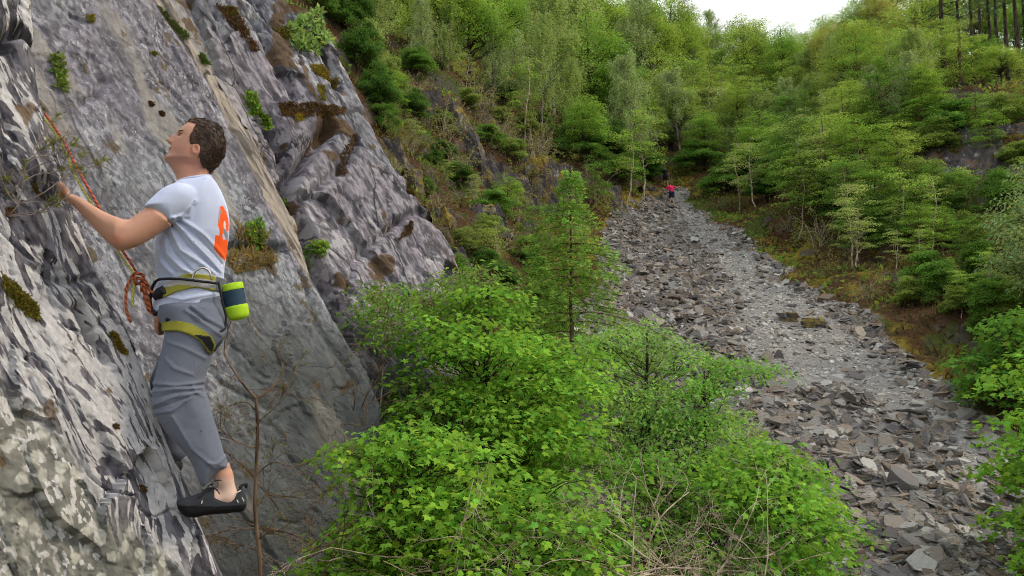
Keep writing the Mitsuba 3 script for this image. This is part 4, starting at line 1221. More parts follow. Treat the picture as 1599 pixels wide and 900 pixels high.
SLEEVE_PX = [(282, 283.5), (268, 287), (254, 295), (240, 309), (224.5, 324), (236, 329.5), (250, 339), (265.5, 352), (273, 345), (286, 340), (302, 332), (312, 312), (304, 292)]
TROUSER_PX = [(352, 430), (350, 462), (353, 482), (356, 502), (354.5, 522), (347, 538), (335, 549), (330, 558), (325, 575), (320, 592), (318.5, 604), (323, 618), (333, 650), (344, 688), (353, 714), (358.5, 730), (345, 736), (330, 749), (317.5, 762),
              (310, 752), (301, 727), (286, 705), (264, 681), (247, 657), (237.5, 638), (236, 622), (239.5, 600), (245, 577), (251, 552), (256, 530), (258, 515), (250, 502), (242, 490), (242, 430)]

# ---- skin: head, neck, arms, legs and feet, one body
lo_, hi_ = np.minimum(body(82, 812, -0.26), body(82, 812, 0.26)), np.maximum(body(400, 178, -0.26), body(400, 178, 0.26))
lo_[1], hi_[1] = -0.29, 0.25
B_ = Field(lo_, hi_, 0.0042)
head_o, shirt_o, arm_o, leg_o = outline(HEAD_PX, 0, 1), outline(SHIRT_PX), outline(ARM_PX, -0.19), outline(TROUSER_PX, -0.08)
jaw = body(290, 262)[2]
Wh = 0.058 + 0.019 * np.clip((B_.c2 - jaw) / 0.03, 0, 1) * np.clip((B_.a2 - body(266, 230)[0]) / 0.07, 0.30, 1)
B_.f = B_.inflate(head_o, 0.0, Wh, 0.060, 0.90)
# nose, lips, then the near and the far cheek: sockets, cheekbones
B_.cones(bpx([(277.2, 210.5, 0), (270.5, 215.2, 0), (264.8, 219.7, 0), (266.4, 222.6, 0)]), [0.0065, 0.008, 0.0088, 0.008], 0.008)
B_.bone(body(267.5, 221.5, 0), body(271.5, 224.5, 0), 0.009, 0.008, 0.008)
for y_, x_, r_l in ((231.6, 266.4, 0.0052), (236.0, 265.6, 0.0062)):
    B_.cones(bpx([(x_ + 2.6, y_, -0.021), (x_, y_, -0.006), (x_, y_, 0.006), (x_ + 2.6, y_, 0.021)]), [r_l * 0.7, r_l, r_l, r_l * 0.7], 0.004)
for s in (-1, 1):
    e = body(281.5, 214.5)
    B_.f += (0.010 * np.exp(-(((B_.A - e[0]) / 0.013) ** 2 + ((B_.C - e[2]) / 0.0085) ** 2 + ((B_.B - s * 0.036) / 0.03) ** 2))).astype(np.float32)
    m_ = body(270, 233.8)
    B_.f += (0.0008 * np.exp(-(((B_.A - m_[0]) / 0.012) ** 2 + ((B_.C - m_[2]) / 0.003) ** 2 + ((B_.B - s * 0.02) / 0.03) ** 2))).astype(np.float32)
    n_ = body(268.0, 222.6)
    B_.ball([n_[0] + 0.004, s * 0.010, n_[2]], (0.010, 0.008, 0.007), 0.006)
    ear = body(306, 240.5)
    B_.ball([ear[0], s * 0.079, ear[2]], (0.019, 0.011, 0.028), 0.004, ([ear[0] - 0.002, s * 0.090, ear[2] + 0.003], (0.010, 0.009, 0.017)))
torso = B_.inflate(shirt_o, 0.0, 0.17, 0.15)
B_.add(np.maximum(torso + 0.016, B_.C - body(300, 290)[2]), 0.03)
hipc = body(300, 520)[2]
B_.add(B_.inflate(leg_o, -0.085 + 0.085 * np.clip((B_.c2 - hipc) / 0.12, 0, 1), 0.085 + 0.06 * np.clip((B_.c2 - hipc) / 0.12, 0, 1), 0.085) + 0.014, 0.02)
bb = np.interp(B_.a2, [body(100, 300)[0], body(188, 380)[0], body(300, 310)[0]], [-0.08, -0.20, -0.17])
Wa = np.interp(B_.a2, [body(100, 300)[0], body(120, 310)[0], body(160, 350)[0], body(200, 370)[0], body(280, 320)[0]], [0.034, 0.032, 0.045, 0.046, 0.06])
B_.add(B_.inflate(arm_o, bb, Wa, np.interp(B_.a2, [body(100, 300)[0], body(150, 300)[0], body(260, 300)[0]], [0.022, 0.042, 0.058])), 0.012)
# the left hand: palm against the edge, fingers bent round the hold
for i, (x, y, b) in enumerate([(86, 291, -0.085), (85, 296.5, -0.068), (86, 302, -0.050), (88, 307, -0.033)]):
    p = bpx([(99, 297 + 2.6 * i, b), (x, y, b), (x - 6, y + 5, b + 0.012), (x - 5, y + 12, b + 0.02)])
    B_.cones(p, [0.0105, 0.010, 0.0095, 0.008], 0.006)
B_.cones(bpx([(104, 301, -0.09), (97, 291, -0.10), (91, 287, -0.095)]), [0.013, 0.011, 0.009], 0.006)
# the far arm hangs by the hip; its fingers show under the knot
B_.cones(bpx([(292, 312, 0.165), (268, 400, 0.20), (252, 478, 0.13), (248, 492, 0.10)]), [0.055, 0.042, 0.030, 0.024], 0.02)
for i in range(4):
    x, b = 244.5 + 2.0 * i, 0.065 + 0.019 * i
    B_.cones(bpx([(249, 494, b), (x, 506, b - 0.006), (x + 0.5, 516, b - 0.004), (x + 3, 522 - abs(i - 1.5), b)]), [0.0115, 0.0105, 0.0095, 0.008], 0.005)
B_.cones(bpx([(251, 488, 0.06), (245, 499, 0.05), (246, 509, 0.048)]), [0.013, 0.011, 0.009], 0.006)
# the far leg, and both feet
B_.cones(bpx([(304, 505, 0.09), (264, 596, 0.12), (272, 700, 0.13), (264, 722, 0.13), (240, 730, 0.12)]), [0.08, 0.05, 0.036, 0.034, 0.024], 0.02)
B_.cones(bpx([(340, 715, -0.085), (350, 745, -0.085), (358, 772, -0.085)]), [0.040, 0.032, 0.031], 0.02)
B_.cones(bpx([(356, 778, -0.085), (330, 777, -0.08), (296, 789, -0.07)]), [0.033, 0.032, 0.022], 0.02)


def cheek(px, py):
    """how far the face stands out sideways at a point of its profile"""
    p = body(px, py)
    i, k = ((p - B_.lo) / B_.h).round().astype(int)[[0, 2]]
    col_ = B_.f[i, :, k]
    j = np.nonzero(col_ < 0)[0]
    return abs(B_.lo[1] + B_.h * j[0]) if len(j) else 0.02


skin = tidy(B_.mesh())
person = thing('person', 'man in pale t-shirt and grey trousers climbing the rock, looking up, one arm raised', 'person')

# ---- hair, eye, brow
Hf = Field(body(280, 280) - [0.02, 0.115, 0.01], body(360, 176) + [0.02, 0.115, 0.02], 0.003)
hair_o = outline(HAIR_PX, 0, 2)
full = outline([(288, 193), (296, 188.6), (305, 186), (316, 186.6), (327, 189.8), (337, 193.8), (344.5, 200), (349.5, 208.5), (352.5, 221), (352.2, 236), (349, 246), (342, 257), (333, 266), (326.5, 271.5), (312, 276), (275, 250), (280, 205)], 0, 2)
solid = Hf.inflate(full, 0.0, 0.087, 0.070, 0.95)
cut = sdist(hair_o, Hf.a2, Hf.c2)[:, None, :]
ang_ = np.stack(np.broadcast_arrays((Hf.A + 0.35 * Hf.C) * 90, Hf.B * 90, (Hf.C - 0.35 * Hf.A) * 22), -1)
strand = nfbm(ang_, 3, 5).astype(np.float32)
hf = np.maximum(solid + 0.002, cut + 0.0005) + 0.009 * strand
hair = tidy(Hf.mesh(hf.astype(np.float32)), 1)
hn = nfbm(np.stack([(hair[0][:, 0] + 0.35 * hair[0][:, 2]) * 130, hair[0][:, 1] * 130, (hair[0][:, 2] - 0.35 * hair[0][:, 0]) * 25], 1), 3, 8)
hc = np.array([0.034, 0.019, 0.012]) * (1 + 1.7 * hn[:, None])
front = np.clip((body(312, 200)[0] - hair[0][:, 0]) / 0.04, 0, 1)[:, None]
hc = np.clip(hc * (1 - front) + front * hc * np.array([2.3, 1.8, 1.5]), 0.006, 1)
scene['hair_mat'] = dict(type='principled', base_color=VC, roughness=0.55, specular=0.35)
hr = np.random.default_rng(3)
hm = trimesh.Trimesh(hair[0], hair[1], process=False)
pick = hr.integers(len(hair[0]), size=1500)
locks, lcol_ = [(hair[0], hair[1])], [hc]
for i in pick:
    p, nn = hair[0][i], hm.vertex_normals[i]
    d = np.array([0.75, 0, -0.55 + 0.9 * np.clip((body(315, 200)[0] - p[0]) / 0.05, 0, 1)]) + hr.normal(0, 0.28, 3)
    d = unit(d - nn * (d @ nn))
    L_ = hr.uniform(0.012, 0.034)
    q = p - nn * 0.002 + np.linspace(0, 1, 4)[:, None] * d * L_ + nn * (np.array([0, 0.6, 0.8, 0.5]) * hr.uniform(0.0005, 0.005))[:, None]
    t_ = tube(q, [0.0022, 0.0020, 0.0013, 0.0003], 4, False)
    locks.append(t_)
    lcol_.append(np.tile(hc[i] * hr.uniform(0.5, 1.9), (len(t_[0]), 1)))
hair, hc = join(locks), np.clip(np.vstack(lcol_), 0.004, 1)
part(person, 'hair', (to_world(hair[0]), hair[1]), 'hair_mat', True, color=hc)
mat('dark_hair_mat', rgb(0.075, 0.045, 0.03), 0.7)
for s in (-1, 1):
    e = np.array([[278.8, 208.6], [281.2, 208.4], [284.5, 209.0], [287.6, 211.2]])
    p = np.array([body(x, y) for x, y in e])
    p[:, 1] = [s * (cheek(x, y) + 0.001) for x, y in e]
    v, f = tube(spline(p, 9), np.array([.6, 1, 1.1, 1.1, 1, 1, .9, .7, .3]) * 0.0030, 6)
    part(person, 'eyebrow', (to_world(v), f), 'dark_hair_mat', True)
    ev = trimesh.creation.icosphere(2, 0.0085)
    c_ = body(281.6, 213.8)
    ec = np.where((ev.vertices[:, :1] < -0.0055), [[0.02, 0.02, 0.025]], [[0.30, 0.22, 0.19]])
    part(person, 'eye', (to_world(ev.vertices * [1, 1, 0.7] + [c_[0] + 0.002, s * (cheek(282.5, 213.8) - 0.0045), c_[2]]), ev.faces), 'hair_mat', True, color=ec)
    lid = np.array([body(x, y) for x, y in [(278.6, 213.2), (280.5, 211.9), (283, 212.2), (285.2, 214)]])
    lid[:, 1] = [s * (cheek(x, y) + 0.0012) for x, y in [(278.6, 213.2), (280.5, 211.9), (283, 212.2), (285.2, 214)]]
    v, f = tube(spline(lid, 7), 0.0014, 5)
    part(person, 'eyelid', (to_world(v), f), 'dark_hair_mat', True)

# ---- t-shirt
Sf = Field(body(215, 496) - [0.03, 0.30, 0], body(368, 268) + [0.03, 0.22, 0.01], 0.004)
fold = np.zeros_like(Sf.a2)


def crease(F_, lines, w=3.2, amp=0.005, b=-0.08):
    out = np.zeros_like(F_.a2)
    for ln in lines:
        ln = np.array([body(x, y, b)[[0, 2]] for x, y in ln])
        d = np.full(F_.a2.shape, 1.0)
        for p, q in zip(ln[:-1], ln[1:]):
            e = q - p
            t = np.clip(((F_.a2 - p[0]) * e[0] + (F_.c2 - p[1]) * e[1]) / (e @ e), 0, 1)
            d = np.minimum(d, np.hypot(F_.a2 - p[0] - t * e[0], F_.c2 - p[1] - t * e[1]))
        out += amp * np.exp(-(d / (w * PX)) ** 2)
    return out


ridge = crease(Sf, [[(272, 350), (300, 382), (345, 424)], [(266, 362), (282, 395), (335, 428)], [(256, 372), (260, 398), (285, 424), (300, 430)], [(285, 350), (318, 372), (348, 400)], [(248, 390), (250, 410), (268, 430)],
                    [(300, 332), (296, 345), (272, 350)], [(306, 322), (290, 342), (270, 352)], [(250, 462), (285, 470), (335, 460)]], 3.0, 0.0066)
ridge -= crease(Sf, [[(268, 356), (292, 388), (338, 426)], [(262, 368), (272, 398), (300, 427)], [(278, 351), (310, 378), (346, 412)], [(301, 330), (286, 348), (268, 355)], [(252, 380), (255, 405), (275, 428)]], 2.2, 0.0062)
shirt_w = 0.152 + 0.033 * np.clip((Sf.c2 - body(300, 440)[2]) / 0.2, 0, 1)
tor = Sf.inflate(shirt_o, 0.0, shirt_w, 0.135)
shl = np.interp(Sf.a2, [body(225, 325, -0.19)[0], body(300, 305, -0.19)[0]], [-0.195, -0.135])
slv = Sf.inflate(outline(SLEEVE_PX, -0.19), shl, np.interp(Sf.a2, [body(225, 325)[0], body(300, 305)[0]], [0.072, 0.075]), 0.065)
slv = slv - 0.0045
cut_s = sdist(outline([(215, 318), (224.5, 323.5), (236, 329.5), (250, 339), (266.5, 352.5), (262, 372), (200, 372)], -0.19, 1), Sf.a2, Sf.c2)[:, None, :]
Sf.f = tor
Sf.add(np.maximum(slv, -cut_s).astype(np.float32), 0.012)
Sf.cones(bpx([(296, 306, 0.13), (283, 345, 0.17)]), [0.075, 0.068], 0.03)
Sf.f = Sf.f - (ridge[:, None, :] * np.where(Sf.B < 0.05, 1, 0.5)).astype(np.float32)
Sf.f += (0.004 * nfbm(np.stack(np.broadcast_arrays(Sf.A * 16, Sf.B * 16, Sf.C * 10), -1), 2, 3)).astype(np.float32)
wz = body(300, 443)[2]
Sf.f += (0.010 * 0.4 * np.exp(-((Sf.C - wz + 0.06 * (Sf.A - body(300, 443)[0])) / 0.03) ** 2)).astype(np.float32)
# the openings: sleeve and hem
hem = sdist(outline([(200, 487), (239, 486), (262, 483), (280, 481), (300, 477.5), (325, 473.5), (341, 470), (349, 464), (400, 450), (400, 560), (200, 560)], -0.1, 1), Sf.a2, Sf.c2)[:, None, :]
Sf.f = np.maximum(Sf.f, -hem).astype(np.float32)
inner = np.where((cut_s < 0.007) & (Sf.B < -0.12), -(slv + 0.013), -1)
sm = tidy(Sf.mesh(np.maximum(Sf.f, inner).astype(np.float32)))
va, vb, vc_ = sm[0].T
fab = np.tile([0.43, 0.50, 0.68], (len(va), 1)) * (1 + 0.10 * nfbm(sm[0] * 140, 2, 4)[:, None])
ink = [([(343, 328), (347, 326), (352, 332), (356, 342), (357.5, 352), (356.5, 364), (352.5, 362), (352, 352), (348.5, 356), (350, 366), (346, 372), (348, 378), (355, 373), (356.5, 378), (355, 398), (351, 408), (345, 405), (338, 399), (333, 394), (335.5, 373), (342, 373), (341.5, 365),
         (339, 357), (340, 342)], (0.80, 0.105, 0.02)),
       ([(341, 338), (344, 332), (345.5, 336), (343, 342), (342, 352), (340, 356), (339.5, 348)], (0.30, 0.30, 0.33)),
       ([(349, 361), (353, 363), (356, 367), (355, 377), (351, 374), (348.5, 368)], (0.20, 0.21, 0.25)),
       ([(348.5, 350), (351, 349), (352, 357), (350.5, 360), (348.6, 358)], (0.62, 0.64, 0.70))]
for pts, col in ink:
    o = np.array([body(x, y, -0.04)[[0, 2]] for x, y in pts])
    m = inside(o, va, vc_) & (np.abs(vb) < 0.155)
    fab[m] = col
scene['cotton_mat'] = dict(type='twosided', bsdf=dict(type='principled', base_color=VC, roughness=0.9, specular=0.15, sheen=0.3))
tshirt = part(person, 't_shirt', (to_world(sm[0]), sm[1]), 'cotton_mat', True, color=fab)

th_ = np.linspace(0, 2 * np.pi, 33)
ca, cb_ = bpx([(276.5, 284.5, 0), (329.5, 276.0, 0)])
cm, ce = (ca + cb_) / 2, (ca - cb_) / 2
ring = cm + np.cos(th_)[:, None] * ce + np.sin(th_)[:, None] * np.array([0.0, 0.077, 0.006])
v, f = tube(ring, 0.0055, 7, False)
mat('collar_mat', rgb(0.46, 0.53, 0.70), 0.9, spec=0.15)
part(person, 'collar', (to_world(v), f), 'collar_mat', True)

# ---- trousers
Tf = Field(body(225, 772) - [0.02, 0.21, 0], body(368, 425) + [0.02, 0.21, 0.01], 0.0042)
tb = -0.085 + 0.085 * np.clip((Tf.c2 - hipc) / 0.12, 0, 1)
hip_up = 0.088 + 0.060 * np.clip((Tf.c2 - hipc) / 0.10, 0, 1)
knee_c = body(300, 610)[2]
hip_up = hip_up - 0.018 * np.clip((knee_c - Tf.c2) / 0.15, 0, 1)
rd = 0.10 - 0.035 * np.clip((knee_c + 0.05 - Tf.c2) / 0.2, 0, 1)
leg = Tf.inflate(leg_o, tb, hip_up, rd)
Tf.f = leg
Tf.cones(bpx([(304, 505, 0.09), (264, 596, 0.12), (274, 700, 0.13)]), [0.095, 0.068, 0.056], 0.03)
wr = crease(Tf, [[(240, 598), (275, 602), (318, 596)], [(238, 612), (270, 606), (316, 606)], [(240, 632), (275, 618), (312, 612)], [(243, 645), (270, 640), (300, 618)], [(262, 535), (290, 545), (320, 560)], [(300, 480), (325, 500), (350, 512)],
                 [(290, 487), (315, 505), (345, 525)], [(258, 560), (272, 575), (300, 585)], [(270, 650), (300, 700), (335, 728)], [(325, 720), (338, 722), (352, 712)], [(300, 600), (306, 612), (318, 618)]], 2.6, 0.0050)
wr -= crease(Tf, [[(238, 605), (272, 604), (316, 601)], [(239, 622), (272, 613), (312, 609)], [(296, 484), (320, 503), (348, 518)], [(241, 639), (270, 629), (306, 615)]], 1.8, 0.0040)
Tf.f = Tf.f - (wr[:, None, :]).astype(np.float32)
Tf.f += (0.006 * nfbm(np.stack(np.broadcast_arrays(Tf.A * 13, Tf.B * 13, Tf.C * 13), -1), 3, 3)).astype(np.float32)
cuff = sdist(outline([(300, 772), (317.5, 761), (330, 748), (345, 735.5), (362, 729), (380, 772)], -0.085, 1), Tf.a2, Tf.c2)[:, None, :]
Tf.f = np.maximum(Tf.f, -cuff).astype(np.float32)
top_cut = sdist(outline([(200, 477), (240, 477), (262, 475), (280, 473), (300, 470), (325, 466), (341, 462), (347, 456), (400, 440), (400, 300), (200, 300)], -0.1, 1), Tf.a2, Tf.c2)[:, None, :]
Tf.f = np.maximum(Tf.f, -top_cut).astype(np.float32)
hollow = np.maximum(Tf.f, -(Tf.f + 0.008))
tm = tidy(Tf.mesh(np.where(Tf.C < body(300, 700)[2], hollow, Tf.f).astype(np.float32)))
mat('trouser_mat', lambda p, n, uv: mix((0.11, 0.13, 0.178), (0.148, 0.17, 0.225), fbm(p.x * 300, p.y * 300, p.z * 300, 2)), 0.85, spec=0.2, sheen=0.3)
trousers = part(person, 'trousers', (to_world(tm[0]), tm[1]), 'trouser_mat', True)

# ---- the body stays inside his clothes
def tuck(v, Fd, ok, depth):
    ax = [Fd.lo[k] + Fd.h * np.arange(Fd.n[k]) for k in range(3)]
    fi = RegularGridInterpolator(ax, Fd.f, bounds_error=False, fill_value=1.0)
    for _ in range(3):
        g = np.stack([fi(v + e) - fi(v - e) for e in np.eye(3) * Fd.h], 1)
        d = np.clip(fi(v) + depth, 0, None)
        d = np.where(ok & (d < 0.05), d, 0)
        v = v - unit(g) * d[:, None]
    return v


sv = skin[0]
on_arm = (sdist(outline([(215, 318), (224.5, 323.5), (236, 329.5), (250, 339), (266.5, 352.5), (262, 372), (200, 372)], -0.19, 1), sv[:, 0], sv[:, 2]) < 0.003) | (sv[:, 0] < body(226, 320, -0.19)[0])
low_z, hem_z = body(300, 292)[2], body(300, 470)[2]
sv = tuck(sv, Sf, (sv[:, 2] < low_z) & (sv[:, 2] > hem_z) & ~(on_arm & (sv[:, 1] < -0.13)) & ~((sv[:, 1] > 0.08) & (sv[:, 0] < body(262, 400)[0])), 0.014)
cz = np.interp(sv[:, 0], [body(x, 740)[0] for x in (317, 330, 345, 358)], [body(330, y)[2] for y in (750, 738, 726, 719)])
sv = tuck(sv, Tf, (sv[:, 2] < hem_z + 0.03) & (sv[:, 2] > np.where(sv[:, 1] < 0.03, cz, body(300, 705)[2])) & ~((sv[:, 0] < body(256, 500)[0]) & (sv[:, 2] > body(300, 530)[2]) & (sv[:, 1] > 0.02)), 0.021)
skin = (sv, skin[1])
sa, sb, sc = skin[0].T
q_ = lambda x, y, s=0.02: np.exp(-(((sa - body(x, y)[0]) ** 2 + (sc - body(x, y)[2]) ** 2) / s ** 2))
tone = np.tile([0.47, 0.255, 0.18], (len(sa), 1))
arm_t = np.clip((body(230, 300)[0] - sa) / 0.1, 0, 1)[:, None]
tone = tone * (1 - 0.25 * arm_t) + arm_t * 0.25 * np.array([0.36, 0.20, 0.125])
red = np.clip(0.8 * q_(285, 243, 0.045) + 0.7 * q_(300, 268, 0.04) + 0.6 * q_(263, 221, 0.010) + 0.7 * q_(306, 240, 0.02) + 0.8 * q_(190, 388, 0.03), 0, 1)[:, None]
tone = tone * (1 - 0.75 * red) + 0.75 * red * np.array([0.42, 0.155, 0.11])
lips = np.clip(1.3 * q_(265, 232.2, 0.006) + 1.3 * q_(264.5, 235.6, 0.006), 0, 1)[:, None] * (np.abs(sb) < 0.024)[:, None]
tone = tone * (1 - 0.6 * lips) + 0.6 * lips * np.array([0.33, 0.12, 0.10])
line_ = np.clip(1.6 * np.exp(-((sc - body(266, 233.9)[2]) / 0.0035) ** 2) * (sa < body(273.5, 234)[0]), 0, 1)[:, None] * (np.abs(sb) < 0.03)[:, None]
tone = tone * (1 - 0.75 * line_) + 0.75 * line_ * np.array([0.10, 0.04, 0.035])
stub = np.clip(q_(272, 246, 0.03) + q_(283, 250, 0.03), 0, 1)[:, None] * 0.40
tone = tone * (1 - stub) + stub * np.array([0.24, 0.16, 0.13])
foot_t = np.clip((body(300, 740)[2] - sc) / 0.02, 0, 1)[:, None]
tone = tone * (1 - foot_t) + foot_t * np.array([0.56, 0.40, 0.33])
tone *= 1 + 0.12 * nfbm(skin[0] * 60, 3, 2)[:, None]

scene['skin_mat'] = dict(type='principled', base_color=VC, roughness=0.5, specular=0.4)
put(person, (to_world(skin[0]), skin[1]), 'skin_mat', True, color=tone)

# ---- harness: belt, leg loop, straps
OL, GR, BK = (0.27, 0.27, 0.045), (0.36, 0.38, 0.40), (0.012, 0.013, 0.018)


def band(Fd, f, polys, b, thick, bmax=9.0):
    d = np.full(Fd.a2.shape, 1.0)
    for p in polys:
        d = np.minimum(d, sdist(outline(p, b, 1), Fd.a2, Fd.c2))
    d = np.where(True, d, d)[:, None, :]
    g = np.maximum(np.maximum(f - thick, -(f + 0.006)), np.where(Fd.B < bmax, d, 1))
    return tidy(Fd.mesh(g.astype(np.float32)), 1)


BELT = [(240, 452), (254, 446), (270, 438), (288, 430.5), (312, 430), (338, 432.5), (356, 435), (356, 455), (332, 455), (312, 451.5), (300, 451.5), (275, 457.5), (254, 466), (240, 468)]
bm = band(Sf, Sf.f, [BELT], -0.1, 0.010)
lower = np.interp(bm[0][:, 0], [body(x, 0)[0] for x in (240, 254, 275, 300, 332, 356)], [body(300, y, -0.1)[2] for y in (468, 466, 457.5, 451.5, 455, 455)])
upper = np.interp(bm[0][:, 0], [body(x, 0)[0] for x in (240, 254, 270, 288, 338, 356)], [body(300, y, -0.1)[2] for y in (452, 446, 438, 430.5, 432.5, 435)])
edge_ = np.minimum(bm[0][:, 2] - lower, upper - bm[0][:, 2])
bc = np.where((edge_ < 0.013)[:, None], OL, GR)
bc = np.where((bm[0][:, 0] < body(256, 460)[0])[:, None], BK, bc)
bc = np.where((bm[0][:, 0] > body(336, 460)[0])[:, None], (0.10, 0.11, 0.13), bc)
part(person, 'harness_belt', (to_world(bm[0]), bm[1]), 'cotton_mat', True, color=bc)
LOOP = [(252, 504), (262, 502.5), (280, 502), (300, 507), (318, 517), (331, 527), (337, 540), (333, 552), (325, 551.5), (321, 545), (311, 532.5), (295, 523.5), (275, 517.5), (252, 517.5)]
lm_ = band(Tf, Tf.f, [LOOP], -0.12, 0.010, 0.03)
lp = np.array([body(x, y, -0.12)[[0, 2]] for x, y in [(303, 524), (330, 526), (345, 540), (335, 560), (322, 547)]])
lcut = inside(lp, lm_[0][:, 0], lm_[0][:, 2])
dl = -sdist(outline(LOOP, -0.12, 1), lm_[0][:, 0], lm_[0][:, 2])
lcol = np.where(lcut[:, None], BK, OL)
lcol = np.where((dl < 0.006)[:, None], (0.17, 0.18, 0.03), lcol)
part(person, 'harness_leg_loop', (to_world(lm_[0]), lm_[1]), 'cotton_mat', True, color=lcol)
mat('strap_mat', rgb(0.013, 0.014, 0.02), 0.75)
mat('steel_mat', rgb(0.40, 0.41, 0.43), 0.35, metallic=1.0)
scene['steel_mat'] = dict(type='roughconductor', material='Al', alpha=0.3, specular_reflectance=rgb(0.55, 0.56, 0.6))


def strap(name, pts, r, flat=1.0, m='strap_mat', n=24, sides=8):
    v, f = tube(spline(bpx(pts), n), r, sides)
    part(person, name, (to_world(v), f), m, True)


strap('gear_loop', [(243, 440, -0.09), (252, 436, -0.135), (275, 435.5, -0.168), (300, 438, -0.175), (325, 441, -0.165), (341, 443, -0.13)], 0.0058)
strap('gear_loop', [(243, 440, -0.09), (237, 452, -0.06), (234.5, 468, -0.05), (237, 482, -0.06), (244, 490, -0.075)], 0.0062)
strap('harness_strap', [(341, 440, -0.13), (344, 456, -0.135), (349, 478, -0.13), (353, 498, -0.12), (352, 512, -0.125), (346, 517, -0.14), (332, 521, -0.155)], 0.0048)
strap('harness_strap', [(335, 548, -0.14), (345, 533, -0.12), (352, 520, -0.10), (354, 505, -0.08)], 0.004)
strap('gear_loop', [(300, 437, -0.180), (302.5, 428, -0.182), (308, 421.5, -0.184), (317, 418.5, -0.184), (324, 421, -0.184), (328.5, 428, -0.182), (330, 438, -0.176)], 0.0042, m='steel_mat')
strap('harness_buckle', [(243, 462, -0.085), (249, 458, -0.115), (256, 453, -0.135)], 0.016)
strap('harness_bridge', [(243, 488, -0.02), (252, 487, -0.06), (262, 492, -0.10), (266, 503, -0.13)], 0.017)

# ---- climbing shoe of the near foot, and of the hidden far one
Qf = Field(body(262, 822) - [0.02, 0.17, 0], body(400, 740) + [0.02, 0.01, 0.01], 0.0030)
SHOE = [(274, 784), (282, 779), (298, 775), (312, 770), (322, 765), (331, 760), (336, 764), (342, 773), (355, 774.5), (366, 769), (372, 764), (378, 760), (383, 770), (385.5, 782), (384.5, 793), (379, 799), (352, 802), (322, 804), (303, 809), (288, 807), (279, 797)]
so = outline(SHOE, -0.08, 2)
Ws = np.interp(Qf.a2, [body(x, 790)[0] for x in (275, 290, 310, 345, 370, 386)], [0.024, 0.040, 0.046, 0.038, 0.036, 0.030])
Qf.f = Qf.inflate(so, -0.08, Ws, 0.030)
sock = sdist(outline([(326, 755), (336, 760), (344, 771), (357, 772), (368, 766), (374, 755), (360, 735), (335, 740)], -0.08, 1), Qf.a2, Qf.c2)[:, None, :]
Qf.f = np.maximum(Qf.f, -np.maximum(sock, np.abs(Qf.B + 0.08) - 0.030)).astype(np.float32)
sh = tidy(Qf.mesh())
sl = np.array([body(x, y, -0.08)[[0, 2]] for x, y in [(270, 789), (300, 787), (340, 789), (392, 785), (392, 830), (260, 830)]])
sc_ = np.where(inside(sl, sh[0][:, 0], sh[0][:, 2])[:, None], (0.010, 0.010, 0.012), (0.034, 0.038, 0.048)) * (1 + 0.3 * nfbm(sh[0] * 90, 3, 6)[:, None])
shoe = part(person, 'shoe', (to_world(sh[0]), sh[1]), 'cotton_mat', True, color=np.clip(sc_, 0.004, 1))
far = Field(body(215, 760, 0.13) - [0.03, 0.0, 0], body(290, 700, 0.13) + [0.03, 0, 0], 0.004)
far.lo[1] = 0.06
far = Field([far.lo[0], 0.05, far.lo[2]], [far.lo[0] + far.h * far.n[0], 0.21, far.lo[2] + far.h * far.n[2]], 0.004)
far.cones(bpx([(268, 728, 0.13), (248, 738, 0.125), (228, 742, 0.12)]), [0.044, 0.042, 0.026])
fm = tidy(far.mesh())
part(person, 'shoe', (to_world(fm[0]), fm[1]), 'strap_mat', True)
mat('thread_mat', rgb(0.62, 0.60, 0.55), 0.8)


def lace(name, pts, r, m):
    v, f = tube(spline(bpx(pts), 14), r, 6)
    put(key_for(shoe + '__' + name), (to_world(v), f), m, True)


for pts in ([(322, 764, -0.122), (326, 758, -0.105), (333, 756, -0.08)], [(316, 768, -0.124), (328, 762, -0.115), (340, 766, -0.116)], [(330, 758, -0.11), (338, 765, -0.122), (343, 772, -0.122)], [(327, 760, -0.12), (318, 772, -0.128), (309, 778, -0.126), (308, 770, -0.122)],
            [(334, 752, -0.112), (345, 750, -0.118), (353, 756, -0.11), (356, 760, -0.10)]):
    lace('lace', pts, 0.0022, 'strap_mat')
for a_, b_ in (((316, 782, -0.1275), (314.5, 787, -0.128)), ((370, 781, -0.118), (372, 785, -0.117)), ((378, 777, -0.110), (381, 783, -0.107)), ((363, 773, -0.115), (368, 770, -0.114)), ((370, 769.5, -0.113), (376, 766, -0.108))):
    lace('stitch', [a_, b_], 0.0022, 'thread_mat')
lace('heel_tab', [(374, 763, -0.09), (380, 757, -0.085), (385, 756, -0.08), (384, 762, -0.075)], 0.006, 'strap_mat')

# ---- chalk bag hanging at his back
ax0, ax1 = body(362, 448, -0.06), body(373.5, 499, -0.06)
axd = unit(ax1 - ax0)
axa = unit(np.cross(axd, [0, 1.0, 0]))
axb = np.cross(axd, axa)
Lb = np.linalg.norm(ax1 - ax0)


